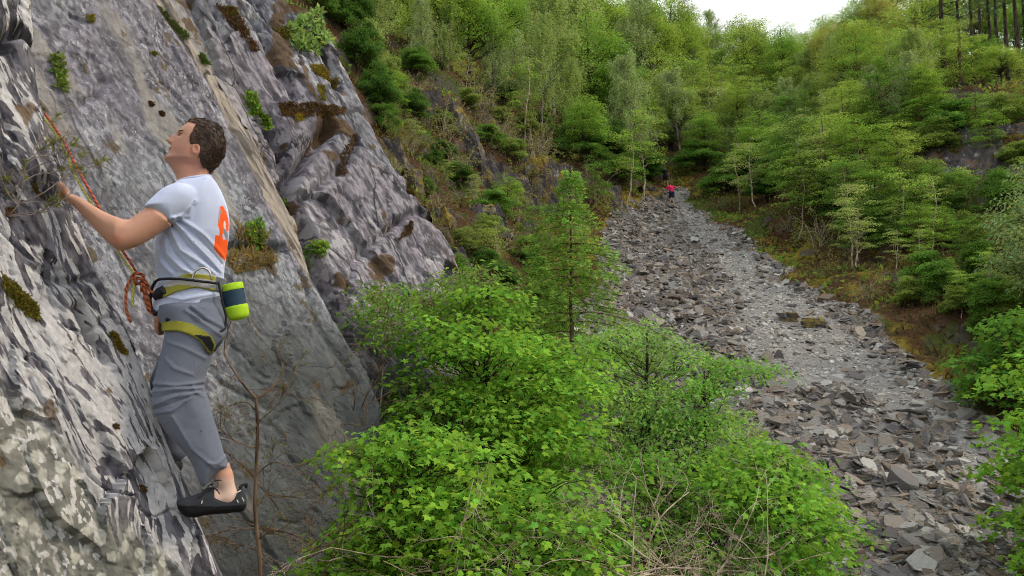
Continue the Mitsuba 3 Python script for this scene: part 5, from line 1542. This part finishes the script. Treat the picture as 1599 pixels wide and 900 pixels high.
def lathe(prof, n=40, wrinkle=0.0, ry=1.0):
    th = np.arange(n) * 2 * np.pi / n
    pr = np.array(prof)
    s, r = pr[:, 0], pr[:, 1]
    rr = r[:, None] * (1 + wrinkle * (nfbm(np.stack([np.cos(th)[None] * 2.2 + s[:, None] * 22, np.sin(th)[None] * 2.2 + s[:, None] * 0, s[:, None] * 38 + th[None] * 0], -1), 3, 4)))
    v = ax0 + s[:, None, None] * axd + rr[..., None] * (np.cos(th)[None, :, None] * axa + ry * np.sin(th)[None, :, None] * axb)
    i, j = np.meshgrid(np.arange(len(pr) - 1), np.arange(n), indexing='ij')
    q = np.stack([i * n + j, i * n + (j + 1) % n, (i + 1) * n + (j + 1) % n, (i + 1) * n + j], -1).reshape(-1, 4)
    return to_world(v.reshape(-1, 3)), np.vstack([q[:, [0, 1, 2]], q[:, [0, 2, 3]]])


R_ = 18.3 * PX
bag = thing('chalk_bag', 'dark blue chalk bag with lime green rim and base hanging at the climber\'s back', 'bag')
mat('bag_blue', lambda p, n, uv: mix((0.012, 0.035, 0.065), (0.022, 0.06, 0.10), fbm(p.x * 60, p.y * 60, p.z * 60, 2)), 0.7)
mat('bag_lime', rgb(0.36, 0.62, 0.02), 0.75)
mat('fleece', rgb(0.55, 0.60, 0.40), 0.95)
zz = np.linspace(0.018, 0.60, 14)
part(bag, 'pouch', lathe([(z * Lb, R_ * (0.96 + 0.02 * math.sin(z * 9))) for z in zz], 44, 0.10), 'bag_blue', True)
part(bag, 'rim', lathe([(0.035 * Lb, R_ * 0.90), (-0.06 * Lb, R_ * 0.93), (-0.085 * Lb, R_ * 0.98), (-0.06 * Lb, R_ * 1.03), (0.05 * Lb, R_ * 1.03), (0.11 * Lb, R_ * 1.02), (0.115 * Lb, R_ * 0.95)], 44), 'bag_lime', True)
part(bag, 'lining', lathe([(-0.06 * Lb, R_ * 0.93), (0.0, R_ * 0.86), (0.3 * Lb, R_ * 0.85), (0.5 * Lb, 0.002)], 36), 'fleece', True)
part(bag, 'base', lathe([(0.60 * Lb, R_ * 0.95), (0.585 * Lb, R_ * 1.02), (0.63 * Lb, R_ * 1.04), (0.70 * Lb, R_ * 1.02), (0.85 * Lb, R_ * 0.97), (0.95 * Lb, R_ * 0.86), (1.0 * Lb, R_ * 0.6), (1.02 * Lb, 0.001)], 44, 0.05), 'bag_lime', True)
v, f = tube(spline(bpx([(345, 446, -0.06), (341, 452, -0.07), (344, 466, -0.07), (352, 470, -0.06)]), 14), 0.006, 8)
part(bag, 'buckle', (to_world(v), f), 'strap_mat', True)

# ---- the two ropes and the knot
def rope_mat(name, c1, c2, turn):
    mat(name, lambda p, n, uv: dr.select(dr.sin(uv.x * turn + uv.y * 12.566) > 0.15, mi.Color3f(c1), mi.Color3f(c2)), 0.85, spec=0.15)


rope_mat('red_rope', (0.55, 0.14, 0.07), (0.22, 0.05, 0.04), 260)
rope_mat('orange_rope', (0.46, 0.13, 0.05), (0.17, 0.05, 0.03), 260)
rope_mat('lime_rope', (0.52, 0.50, 0.10), (0.30, 0.31, 0.10), 330)


def rope(pts, r, m, key=None, name=None, n=60):
    p = spline(bpx(pts), n)
    v, f = tube(p, r, 10, cap=False)
    L = np.concatenate([[0], np.cumsum(np.linalg.norm(np.diff(p, axis=0), axis=1))])
    uv = np.stack([np.repeat(L, 10), np.tile(np.arange(10) / 10, len(p))], 1)
    put(key_for(key + '__' + name), (to_world(v), f), m, True, uv=uv)


RR = 0.0056
red = thing('climbing_rope', 'red and dark patterned rope running down the rock to the knot at the climber\'s harness', 'rope')
rope([(70, 178, 0.16), (88, 203, 0.07), (100, 222, 0.03), (108, 238, 0.02), (122, 266, 0.0), (148, 312, -0.02), (172, 355, -0.03), (192, 393, -0.04), (205, 412, -0.05), (214, 428, -0.05)], RR, 'red_rope', red, 'line')
rope([(205, 434, -0.05), (214, 427, -0.065), (224, 431, -0.06), (222, 441, -0.045), (212, 444, -0.055), (213, 434, -0.07), (224, 437, -0.068), (229, 448, -0.06), (221, 455, -0.05), (222, 446, -0.068), (230, 445, -0.055), (233, 453, -0.06), (243, 458, -0.075), (248, 458, -0.08)],
     RR * 1.15, 'orange_rope', red, 'knot', 110)
rope([(220, 440, -0.055), (226, 452, -0.07), (225, 462, -0.065), (229, 474, -0.06), (233, 486, -0.055), (240, 489, -0.05)], RR * 1.1, 'orange_rope', red, 'loop')
rope([(224, 452, -0.055), (231, 462, -0.06), (233, 474, -0.06), (236, 486, -0.06)], RR * 1.1, 'orange_rope', red, 'loop')
rope([(214, 433, -0.055), (205, 437, -0.06), (198.5, 448, -0.06), (196.5, 466, -0.06), (197.5, 484, -0.06), (201, 496, -0.06), (204.5, 504, -0.06)], RR * 0.95, 'orange_rope', red, 'tail')
lime = thing('climbing_rope', 'lime and grey rope beside the red one, ending in a short tail under the knot', 'rope')
rope([(64, 180, 0.165), (84, 206, 0.075), (96, 226, 0.035), (104, 244, 0.025), (118, 276, 0.005), (143, 318, -0.015), (168, 360, -0.028), (187, 396, -0.035), (200, 416, -0.045), (208, 428, -0.05), (209, 445, -0.05), (207.5, 462, -0.05), (207, 479, -0.05)], RR * 0.9, 'lime_rope', lime, 'line', 70)

# ---------------------------------------------------------------- crags of the banks
def crag(size, rng, tilt):
    """a leaning slab of slate of unit proportions (x along, y deep, z up), its faces split"""
    m = trimesh.creation.box((1, 0.8, 1)).subdivide_to_size(0.09)
    v = np.array(m.vertices)
    v[:, 0] += 0.35 * v[:, 2] * rng.uniform(-1.2, -0.5)
    v[:, :2] *= (1 - 0.35 * np.clip(v[:, 2:] + 0.1, 0, 1) * rng.uniform(0.4, 1.4))
    n = unit(v * [1, 1.2, 1])
    q = v * 2.3 + rng.uniform(0, 50, 3)
    h = 0.34 * nfbm(q, 3, 1) + 0.10 * nfbm(q * [5, 5, 1.5], 3, 2)
    k = np.floor((v[:, 0] + 0.5 * v[:, 2] + 0.2 * nfbm(q * 0.8, 2, 5)) * 7)
    h += 0.13 * (meshkit.noise(np.stack([k + 0.5, np.floor(v[:, 2] * 3) + 0.5, k * 0 + rng.integers(99)], 1) + 300.0, 4) - 0.5)
    return (v + n * h[:, None]) * size, m.faces


def crag_color(p, n, uv):
    f = fbm(p.x * 2.2, p.y * 2.2, p.z * 0.9, 4)
    g = fbm(p.x * 7, p.y * 7, p.z * 3, 4)
    c = mix((0.018, 0.017, 0.019), (0.12, 0.112, 0.112), g)
    c = mix(c, (0.42, 0.42, 0.43), smoothstep(0.62, 0.72, fbm(p.x * 5, p.y * 5, p.z * 1.5 + 5, 4)) * 0.4)
    c = mix(c, (0.16, 0.10, 0.06), smoothstep(0.55, 0.65, f) * 0.6)
    return mix(c, mix((0.07, 0.06, 0.012), (0.24, 0.18, 0.03), g), smoothstep(0.15, 0.5, n.z + (f - 0.5) * 1.8))


mat('crag_mat', crag_color, 0.85, lambda p, n, uv: fbm(p.x * 8, p.y * 8, p.z * 4, 4), 0.12, 8e-3, spec=0.2)
rc = np.random.default_rng(77)
for px, py, w, h, lab in [
        (668, 150, 46, 60, 'upper left, below the dark trunks'), (702, 172, 52, 60, 'below the oaks on the left bank'), (735, 215, 40, 66, 'midway down the mossy left bank'), (770, 262, 46, 70, 'above the larch on the left bank'),
        (800, 285, 56, 80, 'dark and steep above the larch'), (842, 262, 52, 110, 'dark, just left of the larch top'), (875, 270, 44, 90, 'in the shade of the wood right of the others'), (760, 330, 60, 60, 'behind the light green hazel'),
        (650, 345, 44, 50, 'beside the edge of the far slab'), (690, 330, 40, 44, 'mossy, right of the far slab'), (705, 395, 60, 60, 'low on the bank beside the far slab'), (640, 270, 40, 50, 'near the arete of the far slab'),
        (612, 225, 44, 60, 'pale, partly behind bushes at the arete'), (955, 300, 40, 60, 'pale and striped, left of the scree top'), (735, 445, 50, 50, 'at the foot of the bank behind the maple'), (820, 350, 40, 50, 'behind the larch'),
        (1012, 296, 34, 22, 'flat, beside the walkers at the scree top'), (1275, 500, 38, 26, 'lying at the mossy edge of the track'), (1238, 492, 34, 24, 'lying on moss beside the track'), (1400, 285, 70, 80, 'dark, under the brow at the right')]:
    q = hit(px, py + h * 0.35, 12, 90)
    sc = q[1] / F
    k = thing('rock_outcrop', 'slate outcrop ' + lab, 'rock')
    v, f = crag(1.0, rc, 0)
    v = v * [w * sc * 0.95, w * sc * 0.9, h * sc * 0.85]
    a = rc.uniform(-0.5, 0.5)
    v = v @ rot([0, 0, 1], a).T + q + [0, 0.1, h * sc * 0.05]
    put(k, (v, f), 'crag_mat', 25)
PL_K = [(1400, 300, 41.0), (1620, 300, 37.0), (1500, 180, 42.5)]
rough_wall('right_crag', [(1385, 285), (1400, 235), (1430, 208), (1500, 196), (1570, 188), (1720, 175), (1760, 360), (1600, 345), (1500, 330), (1420, 325)], PL_K, 0.12,
           lambda u, v, d: strata(u * 0.6, v * 0.6, d, 91, 0.35, 1.0, 0.06, joint=2.0), edge=0.4, steep=12.0, thick=7.0, wobble=0.25, bsdf='crag_mat', back=(0.3, 0.95, 0), calm=1.5)

# ---------------------------------------------------------------- moss, ledge plants, undergrowth
rm = np.random.default_rng(41)


def in_poly_px(poly, n, rng):
    o = np.array(poly, float)
    lo, hi = o.min(0), o.max(0)
    p = rng.uniform(lo, hi, (n * 4, 2))
    d = sdist(o, p[:, 0], p[:, 1]) + 8 * nfbm(np.column_stack([p / 14.0, p[:, :1] * 0]), 3, 8) * min(1.0, (hi - lo).min() / 14)
    return p[d < 0][:n]


def moss_patch(wall, poly, n, size, color, label, name='moss_patch', cat='moss', up=0.0, leaf='oval', var=0.3, spread=0.5):
    q = in_poly_px(poly, n, rm)
    P = wall['surf'](q[:, 0], q[:, 1]) + wall['n'] * rm.uniform(0, size * 0.6, (len(q), 1))
    tip = wall['n'] * 0.8 + np.array([0, 0, up]) + rm.normal(0, spread, (len(q), 3))
    N = wall['n'] + rm.normal(0, 0.7, (len(q), 3))
    v, f, k_ = leaves(leaf, P, N, tip, size * rm.uniform(0.5, 1.4, len(q)), rm)
    cl = leaf_colors(k_, len(q), color, rm, 1.2 * nfbm(P * 4, 2, 3), var)
    k = thing(name, label, cat)
    put(k, (v, f), 'leaf_far_mat', color=cl)


BROWN, OLIVE, YEL, GRN = (0.13, 0.08, 0.035), (0.20, 0.18, 0.035), (0.34, 0.29, 0.04), (0.22, 0.36, 0.06)
moss_patch(WALL_A, [(0, 420), (22, 438), (46, 462), (62, 482), (63, 500), (44, 492), (22, 470), (0, 448)], 2600, 0.011, OLIVE, 'thick brown and olive moss cushion on the buttress at the left edge')
moss_patch(WALL_A, [(176, 517), (186, 524), (200, 548), (200, 556), (188, 545)], 700, 0.010, (0.20, 0.15, 0.025), 'small yellow moss streak on the buttress behind the climber\'s knee')
moss_patch(WALL_A, [(52, 283), (66, 278), (80, 290), (82, 305), (66, 304), (55, 298)], 700, 0.011, (0.09, 0.07, 0.02), 'dark moss in the hole under the pine twig')
moss_patch(WALL_A, [(12, 322), (24, 324), (24, 336), (14, 334)], 250, 0.009, BROWN, 'tiny brown moss tuft at the root of the pine twig')
moss_patch(WALL_A, [(172, 662), (186, 664), (182, 672), (174, 670)], 160, 0.008, BROWN, 'rust brown moss spot on the buttress left of the climber\'s shin')
moss_patch(WALL_A, [(228, 755), (240, 758), (238, 768), (230, 764)], 160, 0.008, BROWN, 'rust brown moss spot left of the climber\'s shoe')
moss_patch(WALL_C, [(338, 5), (362, 12), (390, 52), (406, 82), (392, 80), (366, 42)], 1500, 0.035, BROWN, 'brown moss streak high on the far slab')
moss_patch(WALL_C, [(350, 8), (368, 14), (372, 24), (355, 20)], 500, 0.03, OLIVE, 'olive moss cushion at the top of the brown streak')
moss_patch(WALL_C, [(424, 40), (450, 34), (470, 52), (462, 66), (440, 58)], 1200, 0.035, OLIVE, 'olive moss cap near the top of the far slab')
moss_patch(WALL_C, [(494, 42), (508, 40), (514, 58), (500, 64)], 700, 0.035, BROWN, 'brown moss on the tip of the far slab')
moss_patch(WALL_C, [(486, 100), (505, 102), (532, 116), (534, 126), (512, 122), (492, 114)], 1600, 0.035, (0.22, 0.175, 0.03), 'yellow olive moss ledge near the top of the arete')
moss_patch(WALL_C, [(436, 162), (462, 158), (505, 166), (542, 164), (540, 176), (500, 182), (470, 186), (444, 178)], 2400, 0.032, (0.13, 0.075, 0.025), 'band of brown moss across the middle of the far slab')
moss_patch(WALL_C, [(494, 130), (508, 134), (508, 160), (500, 158)], 600, 0.03, OLIVE, 'olive moss streak hanging above the brown moss band')
moss_patch(WALL_C, [(462, 178), (474, 178), (476, 188), (464, 188)], 500, 0.03, YEL, 'bright yellow moss spot in the brown moss band')
moss_patch(WALL_C, [(530, 270), (534, 240), (556, 205), (560, 212), (545, 246), (538, 276)], 900, 0.03, BROWN, 'thin brown moss line down the far slab')
moss_patch(WALL_C, [(634, 280), (648, 290), (648, 312), (634, 300)], 900, 0.035, (0.12, 0.085, 0.025), 'brown moss on the arete low on the far slab')
moss_patch(WALL_C, [(628, 355), (642, 348), (642, 368), (622, 376)], 500, 0.03, BROWN, 'brown moss under the small overlap low on the far slab')
moss_patch(WALL_R, [(382, 148), (392, 150), (414, 186), (420, 204), (408, 196)], 500, 0.06, GRN, 'green ferns along the crack beside the pale rib', 'fern', 'fern', 0.6)
moss_patch(WALL_C, [(452, 282), (466, 288), (470, 318), (458, 318)], 260, 0.08, GRN, 'small green plants in the dark corner of the far slab', 'fern', 'fern', 0.6)
moss_patch(WALL_C, [(466, 376), (492, 368), (520, 376), (512, 396), (478, 398)], 420, 0.085, GRN, 'leafy green plant on the ledge at the foot of the corner', 'ledge_plant', 'plant', 0.7)
moss_patch(WALL_C, [(446, 40), (500, 10), (520, 60), (500, 80), (470, 84), (455, 70)], 620, 0.10, (0.28, 0.42, 0.12), 'pale green bush overhanging the top of the far slab', 'ledge_plant', 'plant', 0.5)
moss_patch(WALL_R, [(246, 10), (262, 24), (296, 66), (286, 66), (252, 28)], 700, 0.04, (0.09, 0.12, 0.03), 'green grass strip behind the top of the pale rib', 'grass_tuft', 'grass', 0.8, 'slim')
moss_patch(WALL_R, [(304, 84), (316, 90), (326, 104), (314, 102)], 350, 0.045, (0.09, 0.14, 0.03), 'grass tuft on the pale rib below the grass strip', 'grass_tuft', 'grass', 0.8, 'slim')
moss_patch(WALL_B, [(80, 84), (92, 86), (104, 112), (106, 140), (92, 138), (80, 116)], 260, 0.05, (0.20, 0.29, 0.07), 'green fern hanging on the near slab at the upper left', 'fern', 'fern', 0.2)
moss_patch(WALL_B, [(352, 402), (372, 384), (404, 376), (438, 390), (432, 412), (398, 424), (366, 430)], 1500, 0.045, (0.36, 0.28, 0.11), 'brown grassy ledge on the near slab right of the climber', 'grass_ledge', 'grass', 0.9, 'slim')
moss_patch(WALL_B, [(384, 352), (404, 346), (414, 368), (408, 390), (388, 388)], 260, 0.06, GRN, 'bright green plant growing on the brown grassy ledge', 'ledge_plant', 'plant', 0.8)
moss_patch(WALL_B, [(366, 352), (390, 360), (420, 372), (420, 400), (380, 400)], 220, 0.09, (0.30, 0.24, 0.11), 'thin dry grass stalks on the brown ledge', 'grass_tuft', 'grass', 1.6, 'slim', spread=0.3)
for i, (x, y) in enumerate([(240, 84), (236, 162), (252, 178), (140, 30)]):
    r_ = 4 + 3 * rm.random()
    moss_patch(WALL_B, [(x - r_, y - r_), (x + r_, y - r_ * 0.6), (x + r_ * 1.4, y + r_), (x - r_ * 0.5, y + r_ * 0.8)], 160, 0.02, BROWN if i % 3 else OLIVE, ['tiny olive', 'tiny brown', 'small rust brown'][i % 3] + ' moss spot on the near slab ' +
               ['above the climber\'s forehead', 'left of his face', 'just above his head', 'near the top left', 'near the top left, second', 'at the top', 'under the rib', 'over his hair', 'right of his neck', 'right of his shoulder', 'by his shoulder'][i])

# dead bracken, grass and ferns on the banks
nb = 120000
x, y = rm.uniform(-12, 36, nb), rm.uniform(15, 70, nb)
ok = (scree_d(x, y) > 0.2 + 0.8 * rm.random(nb))
x, y = x[ok], y[ok]
z = ground_z(x, y)
P = np.stack([x, y, z], 1)
dens = nfbm(P * 0.3, 3, 12) + 0.2 * nfbm(P * 1.5, 2, 13)
qx = to_px(P)
vis = (qx[:, 0] > -20) & (qx[:, 0] < 1640) & (qx[:, 1] < 920)
br_, gr_ = vis & (dens > -0.05) & (rm.random(len(x)) < 0.8), vis & (dens < -0.02) & (rm.random(len(x)) < 0.85)
for nm, m_, size, leaf, up, colr, lab, cat in (('dead_bracken', br_, 0.32, 'slim', 0.8, (0.13, 0.095, 0.045), 'brown dead bracken and dry grass on the banks beside the scree', 'bracken'),
                                               ('ferns', gr_, 0.26, 'oval', 0.5, (0.20, 0.30, 0.06), 'low green ferns and moss plants on the banks beside the scree', 'ferns')):
    p = P[m_]
    n = len(p)
    v, f, k_ = leaves(leaf, p + rm.normal(0, 0.05, (n, 3)), rm.normal(0, 1, (n, 3)), np.array([0, 0, up]) + rm.normal(0, 0.6, (n, 3)), size * rm.uniform(0.4, 1.3, n), rm)
    put(nm, (v, f), 'leaf_far_mat', color=leaf_colors(k_, n, colr, rm, 1.5 * nfbm(p * 0.8, 2, 5), 0.3))
    kind(nm, 'stuff', lab, cat)

# ---------------------------------------------------------------- the pine twig on the buttress
tw, ne_p, ne_d = [], [], []
root = at(10, 338, 3.0)
for pts in ([(10, 338), (28, 320), (36, 285), (40, 255)], [(12, 336), (60, 330), (100, 312), (140, 262), (165, 252)], [(30, 318), (70, 300), (110, 270), (160, 250)], [(14, 338), (50, 335), (70, 325), (88, 308)], [(32, 300), (20, 290), (12, 278)],
            [(36, 285), (60, 272), (90, 268), (120, 262)], [(38, 270), (70, 255), (100, 246), (130, 240)], [(40, 258), (60, 245), (90, 240), (118, 222)], [(42, 250), (60, 235), (80, 225)], [(50, 240), (66, 222), (96, 218)], [(56, 232), (75, 200), (92, 180)],
            [(30, 318), (60, 316), (90, 318)], [(26, 320), (18, 310), (10, 300)]):
    P = spline([at(x, y, 3.02 + 0.10 * (x / 160.0) + 0.02 * rm.normal()) for x, y in pts], 12)
    tw.append(tube(P, np.linspace(0.0026, 0.0011, 12), 5))
    for t_ in (P[-1], P[-2], P[-4]):
        m = 11
        ne_p.append(t_ + rm.normal(0, 0.004, (m, 3)))
        ne_d.append(unit(P[-1] - P[-3]) * 0.8 + rm.normal(0, 0.6, (m, 3)))
    for _ in range(3):
        i = rm.integers(3, 11)
        twiggy(rm, P[i], unit(P[i] - P[i - 1]) + rm.normal(0, 0.6, 3), 0.09, 0.0018, 1, tw, 0.5)
k = thing('pine_twig', 'sparse pine twig with bare grey stems growing from the buttress above the climber\'s hand', 'twig')
mat('twig_grey', rgb(0.20, 0.17, 0.16), 0.9)
part(k, 'stem', join(tw), 'twig_grey', True)
ne_p, ne_d = np.vstack(ne_p), np.vstack(ne_d)
v, f, k_ = leaves('slim', ne_p, rm.normal(0, 1, ne_p.shape), ne_d, np.full(len(ne_p), 0.024) * rm.uniform(0.6, 1.3, len(ne_p)), rm)
v[:] = v
part(k, 'needles', (v, f), 'leaf_mat', color=leaf_colors(k_, len(ne_p), (0.22, 0.24, 0.06), rm, None, 0.25))

# ---------------------------------------------------------------- the walkers at the top of the scree
def walker(px, py, Y, label, top_c, leg_c, pose):
    g = hit(px, py, 30, 90)
    k = thing('person', label, 'person')
    s = 1.0
    def bd(lo, hi, h=0.022):
        return Field(lo, hi, h)
    J = {n: np.array(p, float) for n, p in pose.items()}
    B = bd((-0.8, -0.45, -0.05), (0.8, 0.45, 1.8), 0.025)
    B.f[:] = 0.3
    B.cones([J['hip_l'], J['knee_l'], J['foot_l']], [0.085, 0.06, 0.042], 0.02)
    B.cones([J['hip_r'], J['knee_r'], J['foot_r']], [0.085, 0.06, 0.042], 0.02)
    for s_ in 'lr':
        B.bone(J['foot_' + s_], J['foot_' + s_] + [0.0, 0.15, -0.01], 0.045, 0.035, 0.02)
        B.cones([J['sho_' + s_], J['elb_' + s_], J['han_' + s_]], [0.055, 0.042, 0.03], 0.02)
        for q_ in range(3):
            B.bone(J['han_' + s_], J['han_' + s_] + unit(J['han_' + s_] - J['elb_' + s_]) * 0.09 + [0, 0, 0.02 * (q_ - 1)], 0.018, 0.013, 0.015)
    B.cones([J['hip'], J['chest'], J['neck']], [0.13, 0.15, 0.05], 0.05)
    B.bone(J['neck'], J['head'], 0.05, 0.07, 0.02)
    B.ball(J['head'], (0.085, 0.10, 0.12), 0.02)
    m = tidy(B.mesh())
    put(k, (m[0] + g, m[1]), 'skin_mat', True, color=np.tile([0.42, 0.23, 0.17], (len(m[0]), 1)))
    for nm, col, seg in (('top', top_c, 'top'), ('shorts', leg_c, 'sh')):
        C = bd((-0.8, -0.45, -0.05), (0.8, 0.45, 1.8), 0.025)
        C.f[:] = 0.3
        if seg == 'top':
            C.cones([J['hip'] + [0, 0, 0.05], J['chest'], J['neck'] - [0, 0, 0.04]], [0.15, 0.18, 0.09], 0.05)
            for s_ in 'lr':
                C.bone(J['sho_' + s_], J['sho_' + s_] * 0.4 + J['elb_' + s_] * 0.6, 0.085, 0.068, 0.05)
        else:
            for s_ in 'lr':
                C.bone(J['hip_' + s_], J['knee_' + s_] + [0, 0, 0.08], 0.125, 0.10, 0.04)
            C.bone(J['hip'] - [0.06, 0, 0], J['hip'] + [0.06, 0, 0], 0.15, 0.15, 0.05)
        m = tidy(C.mesh())
        part(k, nm, (m[0] + g, m[1]), col, True)
    C = bd((-0.3, -0.4, 1.0), (0.3, 0.4, 1.8), 0.02)
    C.f[:] = 0.3
    C.ball(J['head'] + [0, -0.025, 0.03], (0.10, 0.105, 0.115), 0.02)
    m = tidy(C.mesh())
    part(k, 'hair', (m[0] + g, m[1]), 'dark_hair_mat', True)


mat('pink_cloth', rgb(0.70, 0.02, 0.12), 0.85)
mat('navy_cloth', rgb(0.012, 0.018, 0.05), 0.9)
mat('black_cloth', rgb(0.012, 0.013, 0.018), 0.9)
UPRIGHT = dict(hip=(0, 0, 0.88), hip_l=(-0.10, 0, 0.84), hip_r=(0.10, 0, 0.84), knee_l=(-0.10, 0.10, 0.46), knee_r=(0.11, -0.04, 0.46), foot_l=(-0.09, 0.02, 0.06), foot_r=(0.12, -0.12, 0.06), chest=(-0.04, 0.06, 1.22), neck=(-0.06, 0.10, 1.42), head=(-0.07, 0.16, 1.56),
               sho_l=(-0.24, 0.06, 1.34), sho_r=(0.14, 0.06, 1.34), elb_l=(-0.42, 0.12, 1.12), elb_r=(0.42, 0.12, 1.28), han_l=(-0.36, 0.32, 0.98), han_r=(0.68, 0.16, 1.36))
walker(1049, 319, 60, 'walker in pink top and dark shorts at the scree top, one arm out', 'pink_cloth', 'navy_cloth', UPRIGHT)
P2 = dict(UPRIGHT, elb_l=(-0.30, 0.10, 1.06), elb_r=(0.26, 0.10, 1.06), han_l=(-0.28, 0.20, 0.86), han_r=(0.26, 0.20, 0.86))
walker(1040, 291, 66, 'second walker in dark clothes just behind the one in pink', 'black_cloth', 'black_cloth', P2)

# ---------------------------------------------------------------- labels that single out each planted tree and block
ORD = ['leftmost', 'second from left', 'third from left', 'fourth from left', 'fifth from left', 'sixth from left', 'seventh from left', 'eighth from left', 'ninth from left', 'tenth from left', 'eleventh from left', 'twelfth from left']
ZONE = lambda x, y: ('above the climbing slabs' if x < 640 else 'behind the crags of the left bank' if x < 860 else 'above the larch' if x < 960 else 'behind the walkers' if x < 1100 else 'below the gap of sky' if x < 1260 else 'under the right skyline' if x < 1420 else
                     'by the brow at the right') if y < 215 else ('on the left bank beside the slab' if x < 720 else 'on the left bank near the larch' if x < 960 else 'at the head of the scree' if x < 1130 else 'on the bank beside the track' if x < 1290 else
                                                                   'on the middle of the right bank' if x < 1420 else 'low on the right bank' if y > 380 else 'under the dark crag')
NAME_ = dict(KIND_TRUE, tall='slim leafy tree', broad='round-crowned tree', tier='flat-layered tree', sapling='pale-stemmed sapling', bush='leafy bush', birch='feathery birch', pine='dark bare-trunked pine', fir='olive green fir')
zones = {}
for k, kn, px, py in PLANTED:
    if k in labels and -30 < px < 1625:
        zones.setdefault((kn, ZONE(px, py)), []).append((px, k))
for (kn, z), found in zones.items():
    found.sort()
    for i, (px, k) in enumerate(found):
        if len(found) <= len(ORD):
            labels[k]['label'] = f'{NAME_[kn]} {z}' + (f', {ORD[i]} of {len(found)}' if len(found) > 1 else '')
        else:
            labels[k]['label'] = f'{NAME_[kn]} {z}, one of many alike'
            labels[k]['group'] = f'{NAME_[kn]}, {z}'
SIZE = ['largest', 'second largest', 'third largest', 'fourth largest', 'fifth largest', 'sixth largest']
bz = {}
for k, b in BLOCK_KEYS:
    x, y = to_px(b[0])[0]
    z = 'at the head of the scree' if y < 385 else 'on the upper scree' if y < 470 else 'where the track crosses the middle scree' if y < 580 else 'on the lower scree' if y < 700 else 'near the bottom of the scree' if y < 800 else 'at the foot of the scree, lower right'
    z2 = ', left half' if x < np.interp(y, [310, 450, 600, 900], [1050, 1080, 1260, 1440]) else ', right half'
    bz.setdefault(z + z2, []).append((-seen_size(b), k))
for z, found in bz.items():
    found.sort()
    for i, (_, k) in enumerate(found):
        if i < len(SIZE):
            labels[k]['label'] = f'{SIZE[i]} slate block {z}'
        else:
            labels[k]['label'] = f'smaller grey brown slate block {z}'
            labels[k]['group'] = f'smaller slate blocks {z}'
